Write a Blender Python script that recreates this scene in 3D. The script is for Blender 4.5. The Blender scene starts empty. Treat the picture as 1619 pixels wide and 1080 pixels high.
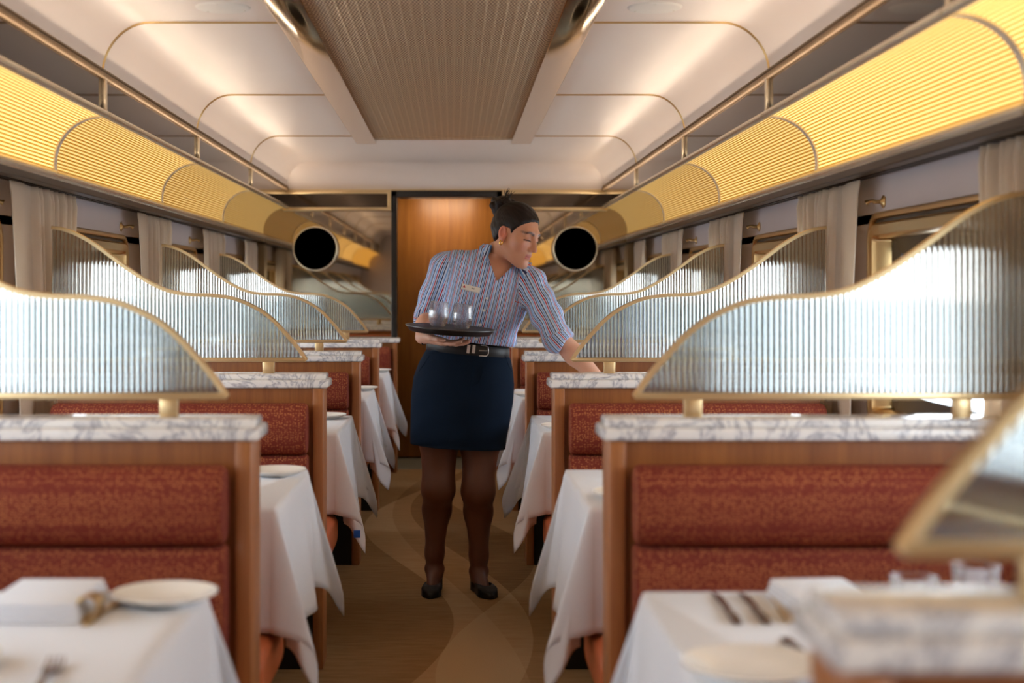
import bpy, bmesh, math, random
import numpy as np
from mathutils import Vector, Matrix
PI = math.pi
C = bpy.context.scene.collection
sc = bpy.context.scene
rnd = random.Random(7)

# ------------------------------------------------------------------ camera
F = 2248.0
CAMZ = 1.25
cd = bpy.data.cameras.new('camera'); cam = bpy.data.objects.new('camera', cd); C.objects.link(cam)
cam.location = (0, 0, CAMZ); cam.rotation_euler = (PI/2, 0, 0)
cd.sensor_width = 36; cd.lens = 36*F/1619
cd.shift_x = (809.5-717.5)/1619; cd.shift_y = -(540-462)/1619
cd.clip_start = .02; cd.clip_end = 3000
cd.dof.use_dof = True; cd.dof.focus_distance = 5.75; cd.dof.aperture_fstop = 2.5
sc.camera = cam

def W(px, py, d):
    return Vector(((px-717.5)*d/F, d, CAMZ-(py-462)*d/F))

# ------------------------------------------------------------------ materials
def lin(c):
    return tuple(((v/255)/12.92 if v/255 <= .04045 else ((v/255+.055)/1.055)**2.4) for v in c)+(1,)

class NT:
    def __init__(s, name):
        s.m = bpy.data.materials.new(name); s.m.use_nodes = True
        s.t = s.m.node_tree; s.n = s.t.nodes; s.l = s.t.links
        s.b = s.n['Principled BSDF']; s.out = s.n['Material Output']
    def add(s, typ, **kw):
        n = s.n.new(typ)
        for k, v in kw.items():
            if k.startswith('i_'):
                k2 = k[2:]
                key = int(k2) if k2.isdigit() else k2.replace('_', ' ')
                s.set(n, key, v)
            else: setattr(n, k, v)
        return n
    def set(s, n, key, v):
        if hasattr(v, 'is_linked') : s.l.new(v, n.inputs[key])
        else: n.inputs[key].default_value = v
    def P(s, **kw):
        for k, v in kw.items(): s.set(s.b, k.replace('_', ' '), v)
    def obj(s, scale=(1, 1, 1), which='Object'):
        tc = s.add('ShaderNodeTexCoord'); mp = s.add('ShaderNodeMapping')
        s.l.new(tc.outputs[which], mp.inputs[0]); mp.inputs['Scale'].default_value = scale
        return mp.outputs[0]
    def noise(s, vec, scale, detail=3, rough=.55, out=0, dist=0):
        n = s.add('ShaderNodeTexNoise'); s.l.new(vec, n.inputs['Vector'])
        n.inputs['Scale'].default_value = scale; n.inputs['Detail'].default_value = detail
        n.inputs['Roughness'].default_value = rough; n.inputs['Distortion'].default_value = dist
        return n.outputs[out]
    def ramp(s, fac, stops, interp='LINEAR'):
        n = s.add('ShaderNodeValToRGB'); s.l.new(fac, n.inputs[0]); n.color_ramp.interpolation = interp
        e = n.color_ramp.elements
        while len(e) < len(stops): e.new(.5)
        for el, (p, c) in zip(e, stops): el.position = p; el.color = c
        return n.outputs[0]
    def mix(s, fac, a, b, mode='MIX'):
        n = s.add('ShaderNodeMix', data_type='RGBA', blend_type=mode)
        s.set(n, 0, fac); s.set(n, 6, a); s.set(n, 7, b)
        return n.outputs[2]
    def math(s, op, a, b=0.0, c=0.0):
        n = s.add('ShaderNodeMath', operation=op)
        s.set(n, 0, a); s.set(n, 1, b)
        if op in ('MULTIPLY_ADD', 'WRAP', 'COMPARE', 'SMOOTH_MIN'): s.set(n, 2, c)
        return n.outputs[0]
    def bump(s, h, strength=.2, dist=.01):
        n = s.add('ShaderNodeBump'); s.l.new(h, n.inputs['Height'])
        n.inputs['Strength'].default_value = strength; n.inputs['Distance'].default_value = dist
        s.l.new(n.outputs[0], s.b.inputs['Normal'])

def simple(name, col, rough=.5, metal=0, **kw):
    t = NT(name); t.P(Base_Color=lin(col), Roughness=rough, Metallic=metal, **kw); return t.m

M = {}
M['gold'] = simple('brushed_brass', (205, 172, 120), .3, 1)
M['gold_pale'] = simple('champagne_brass', (222, 196, 150), .35, 1)
M['satin_bronze'] = simple('satin_bronze', (138, 112, 82), .55, .6)
M['rim'] = simple('polished_rim', (250, 236, 204), .4, .6)
M['chrome'] = simple('satin_rail', (232, 218, 190), .24, .8)
M['ring'] = simple('ring_steel', (226, 218, 204), .35, .35)
M['bronze'] = simple('bronze_mirror', (84, 74, 64), .06, 1)
M['bronze_dark'] = simple('dark_bronze', (62, 52, 46), .35, .6)
M['black'] = simple('black_lacquer', (14, 12, 12), .35)
M['disc'] = simple('dark_maroon_face', (34, 18, 16), .5)
M['white_paint'] = simple('white_plastic', (232, 226, 216), .45)
M['leather'] = simple('tan_leather', (196, 104, 62), .42)
M['plate'] = simple('white_china', (240, 236, 228), .18)
M['cutlery'] = simple('steel_cutlery', (120, 96, 84), .22, 1)
M['buckle'] = simple('silver_buckle', (200, 196, 190), .2, 1)
M['blue_tag'] = simple('blue_cloth_label', (24, 92, 196), .6)
M['strip'] = simple('polished_brass_mirror', (196, 162, 118), .07, 1)
M['mirror'] = simple('tinted_mirror', (172, 158, 138), .02, 1)

def mk_wall():
    t = NT('lavender_vinyl'); v = t.obj()
    n = t.noise(v, 260, 2); n2 = t.noise(v, 3, 2)
    t.P(Base_Color=t.mix(n2, lin((196, 184, 184)), lin((206, 195, 193))), Roughness=.6); t.bump(n, .12, .002); return t.m
M['wall'] = mk_wall()
def mk_ceil():
    t = NT('ceiling_satin'); v = t.obj((1, .25, 1)); n = t.noise(v, 5, 3)
    t.P(Base_Color=t.mix(n, lin((226, 212, 202)), lin((232, 220, 210))), Roughness=.34)
    t.b.inputs['Specular IOR Level'].default_value = .45
    t.bump(t.noise(t.obj(), 180, 2), .06, .002); return t.m
M['ceil'] = mk_ceil()
def mk_wood(name, a, b, axis='Z', rough=.38):
    t = NT(name); s = {'Z': (14, 14, .9), 'X': (.9, 14, 14)}[axis]
    v = t.obj(s); n = t.noise(v, 2.2, 5, .6, dist=.6)
    f = t.noise(t.obj({'Z': (90, 90, 2), 'X': (2, 90, 90)}[axis]), 3, 2)
    n = t.math('MULTIPLY_ADD', f, .35, t.math('MULTIPLY', n, .75))
    t.P(Base_Color=t.ramp(n, [(.25, lin(a)), (.75, lin(b))]), Roughness=rough); t.bump(f, .04, .002); return t.m
M['wood'] = mk_wood('veneer_walnut', (112, 58, 24), (160, 98, 46))
M['edge_wood'] = mk_wood('solid_wood_edge', (132, 76, 38), (178, 116, 66))
M['door_wood'] = mk_wood('door_veneer', (118, 68, 22), (166, 106, 44), rough=.36)

def mk_marble():
    t = NT('veined_marble'); v = t.obj()
    w = t.noise(v, 7.5, 6, .68, dist=1.4)
    vein = t.math('ABSOLUTE', t.math('SUBTRACT', w, .5))
    c = t.ramp(vein, [(0, lin((150, 150, 158))), (.014, lin((204, 204, 208))), (.045, lin((236, 234, 231))), (.5, lin((242, 238, 234)))])
    blot = t.ramp(t.noise(v, 16, 4), [(.58, (0, 0, 0, 1)), (.74, (1, 1, 1, 1))])
    c = t.mix(t.math('MULTIPLY', blot, .5), c, lin((168, 168, 178)))
    t.P(Base_Color=c, Roughness=.14); return t.m
M['marble'] = mk_marble()

def mk_fabric():
    t = NT('red_gold_tweed'); v = t.obj((1, 1, 1))
    base = t.mix(t.noise(v, 9, 2), lin((114, 42, 34)), lin((138, 64, 46)))
    vo = t.add('ShaderNodeTexVoronoi', i_Scale=112.0); vo.inputs['Randomness'].default_value = .55
    t.l.new(t.obj((1, 1, 1.6)), vo.inputs['Vector'])
    dots = t.ramp(vo.outputs['Distance'], [(.24, (1, 1, 1, 1)), (.46, (0, 0, 0, 1))])
    rows = t.ramp(t.noise(t.obj((1.5, 1.5, 26)), 1.0, 3), [(.36, (.35, .35, .35, 1)), (.62, (1, 1, 1, 1))])
    fac = t.math('MULTIPLY', t.math('MULTIPLY', dots, rows), .8)
    c = t.mix(fac, base, lin((204, 132, 78)))
    fine = t.noise(v, 420, 2)
    c = t.mix(t.math('MULTIPLY', fine, .3), c, lin((86, 26, 24)))
    t.P(Base_Color=c, Roughness=.85); t.b.inputs['Specular IOR Level'].default_value = .2
    t.bump(t.math('ADD', fine, t.math('MULTIPLY', dots, .6)), .35, .003); return t.m
M['fabric'] = mk_fabric()

def mk_carpet():
    t = NT('swirl_carpet')
    tc = t.add('ShaderNodeTexCoord'); sx = t.add('ShaderNodeSeparateXYZ'); t.l.new(tc.outputs['Object'], sx.inputs[0])
    x, y = sx.outputs[0], sx.outputs[1]
    def band(ax, k, ph, off):
        s = t.math('SINE', t.math('MULTIPLY_ADD', y, k, ph))
        e = t.math('SUBTRACT', x, t.math('MULTIPLY_ADD', s, ax, off))
        return t.math('GREATER_THAN', e, 0.0)
    a = band(.24, 1.35, .6, -.24); b = band(.27, 1.05, 2.3, .02); c = band(-.22, 1.5, .9, .16); d = band(.3, .8, 4.4, -.05)
    s = t.math('ADD', t.math('MULTIPLY', a, .34), t.math('ADD', t.math('MULTIPLY', b, -.30), t.math('ADD', t.math('MULTIPLY', c, .26), t.math('MULTIPLY', d, -.18))))
    s = t.math('ADD', s, .48)
    n = t.noise(t.obj((3, 14, 3)), 2.5, 4)
    s = t.math('ADD', s, t.math('MULTIPLY_ADD', n, .45, -.22))
    col = t.ramp(s, [(0, lin((104, 78, 52))), (.35, lin((146, 112, 74))), (.7, lin((186, 150, 106))), (1, lin((206, 176, 134)))])
    f = t.noise(t.obj(), 340, 2)
    col = t.mix(t.math('MULTIPLY', f, .4), col, lin((86, 64, 46)))
    t.P(Base_Color=col, Roughness=.95); t.b.inputs['Specular IOR Level'].default_value = .1
    t.bump(f, .4, .004); return t.m
M['carpet'] = mk_carpet()

def mk_linen(name, a, b, rough=.75, sheen=.1):
    t = NT(name); v = t.obj(); n = t.noise(t.obj((220, 220, 40)), 3, 2)
    t.P(Base_Color=t.mix(n, lin(a), lin(b)), Roughness=rough); t.b.inputs['Sheen Weight'].default_value = sheen
    t.bump(n, .06, .001); return t
M['cloth'] = mk_linen('white_linen', (226, 230, 238), (236, 239, 245)).m
def mk_curtain():
    t = mk_linen('sheer_curtain', (240, 230, 216), (246, 238, 226), .85)
    tr = t.add('ShaderNodeBsdfTranslucent'); tr.inputs[0].default_value = lin((244, 230, 208))
    mx = t.add('ShaderNodeMixShader'); mx.inputs[0].default_value = .6
    t.l.new(t.b.outputs[0], mx.inputs[1]); t.l.new(tr.outputs[0], mx.inputs[2]); t.l.new(mx.outputs[0], t.out.inputs[0]); return t.m
M['curtain'] = mk_curtain()

def mk_glass(name, col, rough, trans, ior=1.5):
    t = NT(name); t.n.remove(t.b)
    g = t.add('ShaderNodeBsdfGlass'); g.inputs['Color'].default_value = col; g.inputs['Roughness'].default_value = rough; g.inputs['IOR'].default_value = ior
    tr = t.add('ShaderNodeBsdfTransparent'); tr.inputs[0].default_value = col
    mx = t.add('ShaderNodeMixShader'); mx.inputs[0].default_value = trans
    t.l.new(g.outputs[0], mx.inputs[1]); t.l.new(tr.outputs[0], mx.inputs[2]); t.l.new(mx.outputs[0], t.out.inputs[0]); return t.m
M['reeded'] = mk_glass('reeded_glass', (.73, .745, .735, 1), .05, .12)
M['drink_glass'] = mk_glass('drinking_glass', (.99, .99, .99, 1), 0.0, .55)
def mk_pane():
    t = NT('window_glass'); t.n.remove(t.b)
    tr = t.add('ShaderNodeBsdfTransparent'); tr.inputs[0].default_value = (.93, .97, 1, 1)
    g = t.add('ShaderNodeBsdfGlossy'); g.inputs['Roughness'].default_value = .01
    mx = t.add('ShaderNodeMixShader'); mx.inputs[0].default_value = .06
    t.l.new(tr.outputs[0], mx.inputs[1]); t.l.new(g.outputs[0], mx.inputs[2]); t.l.new(mx.outputs[0], t.out.inputs[0]); return t.m
M['pane'] = mk_pane()

def mk_panel():           # pressed brass ceiling sheet
    t = NT('pressed_brass_sheet'); tc = t.add('ShaderNodeTexCoord'); sx = t.add('ShaderNodeSeparateXYZ'); t.l.new(tc.outputs['Object'], sx.inputs[0])
    x, y = sx.outputs[0], sx.outputs[1]
    def saw(v, k, ph=0.): return t.math('ABSOLUTE', t.math('SUBTRACT', t.math('FRACT', t.math('MULTIPLY_ADD', v, k, ph)), .5))
    bead = t.ramp(saw(x, 15.0), [(.0, (1, 1, 1, 1)), (.1, (0, 0, 0, 1)), (.38, (0, 0, 0, 1)), (.46, (.7, .7, .7, 1))])
    cross = t.math('MULTIPLY', t.math('SINE', t.math('MULTIPLY', y, 126.0)), t.math('SINE', t.math('MULTIPLY', x, 560.0)))
    hh = t.math('ADD', t.math('MULTIPLY', bead, 1.0), t.math('MULTIPLY', cross, .5))
    c = t.mix(t.math('MULTIPLY_ADD', cross, .9, .45), lin((140, 100, 58)), lin((244, 226, 190)))
    c = t.mix(t.math('MULTIPLY', bead, .6), c, lin((228, 206, 170)))
    t.P(Base_Color=c, Roughness=.32, Metallic=.65); t.bump(hh, .55, .004); return t.m
M['panel'] = mk_panel()

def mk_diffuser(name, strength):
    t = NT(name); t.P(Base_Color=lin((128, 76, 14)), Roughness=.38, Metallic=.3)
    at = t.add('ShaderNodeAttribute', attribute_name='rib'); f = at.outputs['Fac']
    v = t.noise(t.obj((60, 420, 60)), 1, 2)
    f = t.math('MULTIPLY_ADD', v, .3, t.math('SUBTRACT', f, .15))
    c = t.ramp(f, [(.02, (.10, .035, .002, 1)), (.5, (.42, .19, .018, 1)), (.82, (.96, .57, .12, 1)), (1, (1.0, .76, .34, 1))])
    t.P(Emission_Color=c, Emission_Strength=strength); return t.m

# ------------------------------------------------------------------ mesh helpers
class MB:
    def __init__(s): s.v = []; s.f = []; s.mi = []; s.cur = 0
    def add(s, verts, faces):
        o = len(s.v); s.v += [tuple(v) for v in verts]; s.f += [tuple(i+o for i in f) for f in faces]; s.mi += [s.cur]*len(faces)
    def box(s, x0, x1, y0, y1, z0, z1, bev=0, seg=2):
        if x0 > x1: x0, x1 = x1, x0
        bm = bmesh.new(); bmesh.ops.create_cube(bm, size=1)
        for v in bm.verts: v.co = Vector(((x0+x1)/2+v.co.x*(x1-x0), (y0+y1)/2+v.co.y*(y1-y0), (z0+z1)/2+v.co.z*(z1-z0)))
        if bev: bmesh.ops.bevel(bm, geom=list(bm.edges), offset=bev, segments=seg, profile=.5, affect='EDGES')
        s.bm(bm)
    def bm(s, bm, mat=None):
        bm.verts.index_update()
        s.add([(mat @ v.co if mat else v.co) for v in bm.verts], [[v.index for v in f.verts] for f in bm.faces]); bm.free()
    def rings(s, rings, close=True, caps=(True, True)):
        n = len(rings[0]); vs = [p for r in rings for p in r]; fs = []
        for i in range(len(rings)-1):
            for j in range(n if close else n-1):
                a, b = i*n+j, i*n+(j+1) % n
                fs.append((a, b, b+n, a+n))
        if caps[0]: fs.append(tuple(range(n-1, -1, -1)))
        if caps[1]: fs.append(tuple(range((len(rings)-1)*n, len(rings)*n)))
        s.add(vs, fs)
    def tube(s, pts, r, n=8, caps=True):
        pts = [Vector(p) for p in pts]; R = r if hasattr(r, '__len__') else [r]*len(pts); rings = []; up = None
        for i, p in enumerate(pts):
            t = (pts[min(i+1, len(pts)-1)]-pts[max(i-1, 0)]).normalized()
            if up is None:
                up = Vector((0, 0, 1)) if abs(t.z) < .9 else Vector((1, 0, 0))
            a = t.cross(up).normalized(); b = a.cross(t).normalized(); up = b
            rings.append([p+(a*math.cos(2*PI*k/n)+b*math.sin(2*PI*k/n))*R[i] for k in range(n)])
        s.rings(rings, True, (caps, caps))
    def lathe(s, prof, n=32, loc=(0, 0, 0), mat=None):
        rings = []
        for r, z in prof:
            rings.append([Vector((r*math.cos(2*PI*k/n), r*math.sin(2*PI*k/n), z)) for k in range(n)])
        if mat: rings = [[mat @ p for p in r] for r in rings]
        rings = [[p+Vector(loc) for p in r] for r in rings]
        s.rings(rings, True, (prof[0][0] > 1e-5, prof[-1][0] > 1e-5))
    def obj(s, name, mats, parent=None, smooth=True, ang=40, link=True):
        me = bpy.data.meshes.new(name); me.from_pydata(s.v, [], s.f)
        if not isinstance(mats, (list, tuple)): mats = [mats]
        for m in mats: me.materials.append(m)
        if len(mats) > 1: me.polygons.foreach_set('material_index', s.mi)
        bm = bmesh.new(); bm.from_mesh(me); bmesh.ops.recalc_face_normals(bm, faces=bm.faces)
        if smooth:
            for e in bm.edges:
                if len(e.link_faces) == 2 and e.calc_face_angle(0) > math.radians(ang): e.smooth = False
            for f in bm.faces: f.smooth = True
        bm.to_mesh(me); bm.free()
        o = bpy.data.objects.new(name, me); C.objects.link(o)
        if parent: o.parent = parent
        return o

def tag(o, label, cat, group=None, kind=None):
    o['label'] = label; o['category'] = cat
    if group: o['group'] = group
    if kind: o['kind'] = kind
    return o
def thing(name, label, cat, loc=(0, 0, 0), group=None):
    o = bpy.data.objects.new(name, None); C.objects.link(o); o.location = loc; o.empty_display_size = .1
    return tag(o, label, cat, group)
def struct(o): o['kind'] = 'structure'; return o
def dup(root, loc, label, group=None):
    r = root.copy(); C.objects.link(r); r.location = loc; r['label'] = label
    if group: r['group'] = group
    for ch in list(root.children):
        c = ch.copy(); C.objects.link(c); c.parent = r
        for g in list(ch.children):
            d = g.copy(); C.objects.link(d); d.parent = c
    return r

ORD = ['nearest the camera', 'second from the camera', 'third from the camera', 'fourth from the camera', 'fifth from the camera', 'sixth from the camera', 'seventh from the camera']
PART = [1.18, 3.03, 4.70, 6.50, 8.12]      # front lips of the marble ledges
AX = -.05                                  # middle of the aisle
AW = -.06                                  # middle of the carriage
YB, YE = -2.4, 10.03                       # rear end, mirrored end wall
JOIN = [-2.23, -.48, 1.27, 3.02, 4.775, 6.525, 8.25, 10.03]
SIDES = ((-1, 'left'), (1, 'right'))

# ------------------------------------------------------------------ room shell
m = MB(); m.add([(-1.6, YB, 0), (1.5, YB, 0), (1.5, YE, 0), (-1.6, YE, 0)], [(0, 1, 2, 3)]); struct(m.obj('floor', M['carpet']))
WIN = [-1.29, .46, 2.21, 3.90, 5.66, 7.36, 9.08]
WH, WZ0, WZ1 = .66, .80, 1.50
HW = 1.40
def ceil_prof(sd, grow=0.):
    # half profile from the middle strip out to the bronze band
    p = [(.50, 2.158)]
    for k in range(13):
        a = PI/2*k/12
        p.append((.958+.165*math.sin(a), 2.158-.185*(1-math.cos(a))))
    return [(AW+sd*(h), z-grow) for h, z in p]
m = MB()
for sd, _ in SIDES:
    pr = ceil_prof(sd)
    m.rings([[(x, YB, z) for x, z in pr], [(x, YE, z) for x, z in pr]], close=False, caps=(False, False))
# curved end of the vault down to the mirror header
arc = [(YE-.17+.17*math.sin(PI/2*k/10), 2.158-.19*(1-math.cos(PI/2*k/10))) for k in range(11)]
m.rings([[(-1.25, y, z) for y, z in arc], [(1.13, y, z) for y, z in arc]], close=False, caps=(False, False))
m.add([(AW-.51, 8.30, 2.1595), (AW+.51, 8.30, 2.1595), (AW+.51, YE, 2.1595), (AW-.51, YE, 2.1595)], [(0, 1, 2, 3)])
struct(m.obj('ceiling', M['ceil'], ang=60))
# roof above so no sky leaks in
m = MB(); m.box(-1.75, 1.65, YB-.1, 11.6, 2.26, 2.3); struct(m.obj('roof', M['bronze_dark']))
for sd, nm in SIDES:
    m = MB(); X0 = AW+sd*HW; X1 = AW+sd*(HW+.10)
    m.box(X0, X1, YB, YE, 0, WZ0+.03); m.box(X0, X1, YB, YE, WZ1-.03, 2.28)
    e = [YB]+[v for c in WIN for v in (c-WH+.03, c+WH-.03)]+[YE]
    for a, b in zip(e[::2], e[1::2]):
        if b > a: m.box(X0, X1, a, b, WZ0, WZ1)
    struct(m.obj('wall_'+nm, M['wall'], smooth=False))
m = MB(); m.box(-1.6, 1.5, YB-.08, YB, 0, 2.28); struct(m.obj('wall_rear', M['wall'], smooth=False))
# end wall around the doorway, vestibule and door
DX0, DX1 = -.395, .295
m = MB()
m.box(-1.6, DX0-.04, YE+.005, YE+.06, 0, 2.28); m.box(DX1+.04, 1.5, YE+.005, YE+.06, 0, 2.28); m.box(DX0-.04, DX1+.04, YE+.005, YE+.06, 1.965, 2.28)
struct(m.obj('wall_end', M['wall'], smooth=False))
m = MB()
m.box(DX0-.06, DX0-.04, YE+.06, 10.85, 0, 2.1); m.box(DX1+.04, DX1+.06, YE+.06, 10.85, 0, 2.1); m.box(DX0-.06, DX1+.06, YE+.06, 10.85, 2.05, 2.1); m.box(DX0-.06, DX1+.06, 10.80, 10.85, -.03, 2.1)
struct(m.obj('wall_vestibule', M['black'], smooth=False))
m = MB(); m.box(-.6, .5, YE, 10.9, -.03, -.001); struct(m.obj('floor_vestibule', simple('grey_threshold', (120, 112, 96), .6)))
m = MB()
m.box(DX0-.045, DX0-.005, YE-.03, YE+.06, 0, 1.965, .004); m.box(DX1+.005, DX1+.045, YE-.03, YE+.06, 0, 1.965, .004); m.box(DX0-.045, DX1+.045, YE-.03, YE+.06, 1.92, 1.965, .004)
dr = struct(m.obj('door_1', M['black']))
m = MB(); m.box(DX0-.03, DX1+.03, 10.70, 10.75, .01, 2.04, .006); m.obj('door_leaf', M['door_wood'], dr)
m = MB(); m.box(DX0, DX1, 10.28, 10.31, 1.925, 1.945, .004); m.obj('head_track', M['chrome'], dr)

# windows
def rrect(y0, y1, z0, z1, r, n=8):
    p = []
    for cy, cz, a0 in ((y1-r, z1-r, 0), (y0+r, z1-r, 90), (y0+r, z0+r, 180), (y1-r, z0+r, 270)):
        for k in range(n+1):
            a = math.radians(a0+90*k/n); p.append((cy+r*math.cos(a), cz+r*math.sin(a)))
    return p
def frame_ring(m, sd, c, h, prof, r0):
    # prof: (inset, x-offset towards the room)
    rings = []
    for ins, xo in prof:
        rings.append([(AW+sd*(HW-xo), y, z) for y, z in rrect(c-h+ins, c+h-ins, WZ0+ins, WZ1-ins, max(.012, r0-ins))])
    n = len(rings[0]); rings.append(rings[0])
    m.rings(rings, True, (False, False))
wn = 0
for sd, nm in SIDES:
    for c in WIN:
        wn += 1
        m = MB(); frame_ring(m, sd, c, WH, [(0, -.002), (0, .014), (.006, .018), (.018, .018), (.022, .01), (.022, -.002)], .09)
        frame_ring(m, sd, c, WH, [(.034, -.01), (.034, .016), (.042, .024), (.07, .02), (.08, .004), (.08, -.06), (.034, -.06)], .09)
        w = struct(m.obj('window_%d' % wn, M['gold']))
        m = MB(); frame_ring(m, sd, c, WH, [(.016, -.004), (.016, .006), (.038, .006), (.038, -.004)], .09); m.obj('window_seal', M['black'], w)
        m = MB(); frame_ring(m, sd, c, WH, [(.08, -.055), (.08, -.04), (.13, -.052), (.13, -.10), (.08, -.10)], .13); m.obj('inner_frame', M['bronze_dark'], w)
        m = MB(); q = rrect(c-WH+.07, c+WH-.07, WZ0+.07, WZ1-.07, .08); m.add([(AW+sd*(HW+.075), y, z) for y, z in q], [tuple(range(len(q)))]); m.obj('pane', M['pane'], w)

# trims: soffit under the lights, bronze band and rails
tn = 0
for sd, nm in SIDES:
    tn += 1; m = MB()
    m.box(AW+sd*1.275, AW+sd*1.315, YB, YE, 1.605, 1.632, .003); m.box(AW+sd*1.30, AW+sd*HW, YB, YE, 1.618, 1.634)
    for k in range(3): m.box(AW+sd*(1.322+k*.022), AW+sd*(1.332+k*.022), YB, YE, 1.609, 1.62)
    struct(m.obj('trim_%d' % tn, M['bronze_dark'], smooth=False))
    tn += 1; m = MB(); m.box(AW+sd*1.118, AW+sd*1.132, YB, YE, 1.852, 1.97); o = struct(m.obj('trim_%d' % tn, M['bronze'], smooth=False))
    for j in JOIN[:-1]:
        q = MB(); q.box(AW+sd*1.106, AW+sd*1.12, j-.014, j+.014, 1.85, 1.975, .002); q.obj('joint_cover', M['chrome'], o)
    tn += 1; m = MB(); m.tube([(AW+sd*1.112, YB, 1.975), (AW+sd*1.112, YE, 1.975)], .011, 10); m.tube([(AW+sd*1.112, YB, 1.993), (AW+sd*1.112, YE, 1.993)], .005, 8)
    struct(m.obj('trim_%d' % tn, M['satin_bronze']))
    tn += 1; m = MB()
    m.box(AW+sd*.395, AW+sd*.515, YB, 8.37, 2.122, 2.16, .006)
    struct(m.obj('trim_%d' % tn, M['strip']))
# panel of pressed brass between the two polished strips
m = MB(); m.box(AW-.40, AW+.40, YB, 8.2, 2.148, 2.16); m.box(AW-.40, AW+.40, 8.203, 8.37, 2.146, 2.16)
struct(m.obj('ceiling_panel', M['panel'], smooth=False))
# gold beads across the vault at every joint
for j in JOIN[1:-1]:
    tn += 1; m = MB()
    for sd, _ in SIDES:
        pr = [(AW+sd*.515, 2.158)]+ceil_prof(sd)[1:]
        m.tube([(x, j, z) for x, z in pr], .0062, 8)
    struct(m.obj('trim_%d' % tn, M['gold']))
for j in (0,):
    tn += 1; m = MB(); m.box(AW-1.12, AW+1.12, YE-.012, YE+.004, 1.962, 1.974); struct(m.obj('trim_%d' % tn, M['gold_pale'], smooth=False))

# ------------------------------------------------------------------ cove lights
CX, CZ, CR = 1.12, 1.68, .165
A0, A1 = 92, -14
def cove(sd, y0, y1, mat, label, ring_at_start):
    t = thing('cove_light', label, 'ceiling light', (AW, y0, 0), 'amber cove light sections along the %s wall' % ('left' if sd < 0 else 'right'))
    L = y1-y0; ribs = 26; seg = 6; N = ribs*seg
    m = MB(); rib = []; r0 = []; r1 = []
    for i in range(N+1):
        a = math.radians(A0+(A1-A0)*i/N); f = abs(math.sin(PI*i/seg)); r = CR-.0034*f
        x, z = sd*(CX+r*math.cos(a)), CZ+r*math.sin(a)
        r0.append((x, .0, z)); r1.append((x, L, z)); rib.append(f)
    m.rings([r0, r1], close=False, caps=(False, False))
    o = m.obj('diffuser', mat, t, ang=80)
    at = o.data.attributes.new('rib', 'FLOAT', 'POINT'); at.data.foreach_set('value', np.array(rib+rib, dtype=np.float32))
    m = MB()
    if ring_at_start:
        rings = []
        for i in range(25):
            a = math.radians(A0+(A1-A0)*i/24); ca, sa = math.cos(a), math.sin(a)
            rings.append([(sd*(CX+r*ca), y, CZ+r*sa) for r, y in ((CR-.008, -.016), (CR-.008, .016), (CR+.004, .016), (CR+.004, -.016))])
        m.rings(rings); m.obj('joint_ring', M['ring'], t)
    m = MB(); m.tube([(sd*1.285, .004, 1.643), (sd*1.285, L-.004, 1.643)], .019, 14); m.obj('lower_rail', M['chrome'], t)
    m = MB(); m.tube([(sd*1.108, .004, 1.846), (sd*1.108, L-.004, 1.846)], .014, 12); m.obj('upper_rail', M['chrome'], t)
    return t
DIFF = {}
for sd, nm in SIDES:
    vis = 0
    for i in range(len(JOIN)-1):
        if i < 2: continue
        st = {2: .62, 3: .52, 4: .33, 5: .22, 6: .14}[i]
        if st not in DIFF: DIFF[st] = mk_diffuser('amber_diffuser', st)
        cove(sd, JOIN[i], JOIN[i+1]-.001, DIFF[st], 'amber ribbed cove light section on the %s wall, %s' % (nm, ORD[vis] if i < 6 else 'next to the end mirror'), True); vis += 1
# sections behind the camera, same lamps
for sd, nm in SIDES:
    m = MB(); pts = [(AW+sd*(CX+CR*math.cos(math.radians(A0+(A1-A0)*i/16))), CZ+CR*math.sin(math.radians(A0+(A1-A0)*i/16))) for i in range(17)]
    m.rings([[(x, YB, z) for x, z in pts], [(x, 1.265, z) for x, z in pts]], close=False, caps=(False, False))
    o = m.obj('cove_light', DIFF[.62]); tag(o, 'amber cove light on the %s wall behind the camera' % nm, 'ceiling light')
    at = o.data.attributes.new('rib', 'FLOAT', 'POINT'); at.data.foreach_set('value', np.full(34, .6, dtype=np.float32))
# round flush loudspeakers in the vault
for (x, lab) in ((-.735, 'round white flush ceiling speaker above the left tables'), (.64, 'round white flush ceiling speaker above the right tables')):
    t = thing('ceiling_speaker', lab, 'speaker', (x, 4.53, 2.158), 'flush ceiling speakers')
    m = MB(); m.lathe([(0, -.006), (.078, -.006), (.084, -.004), (.088, 0)], 40); m.obj('cover', M['white_paint'], t)
    for k in range(3):
        a = k*2.094+.4; m = MB(); m.lathe([(0, -.0075), (.004, -.0075), (.005, -.005)], 10, (.07*math.cos(a), .07*math.sin(a), 0)); m.obj('screw', M['ring'], t)

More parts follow.
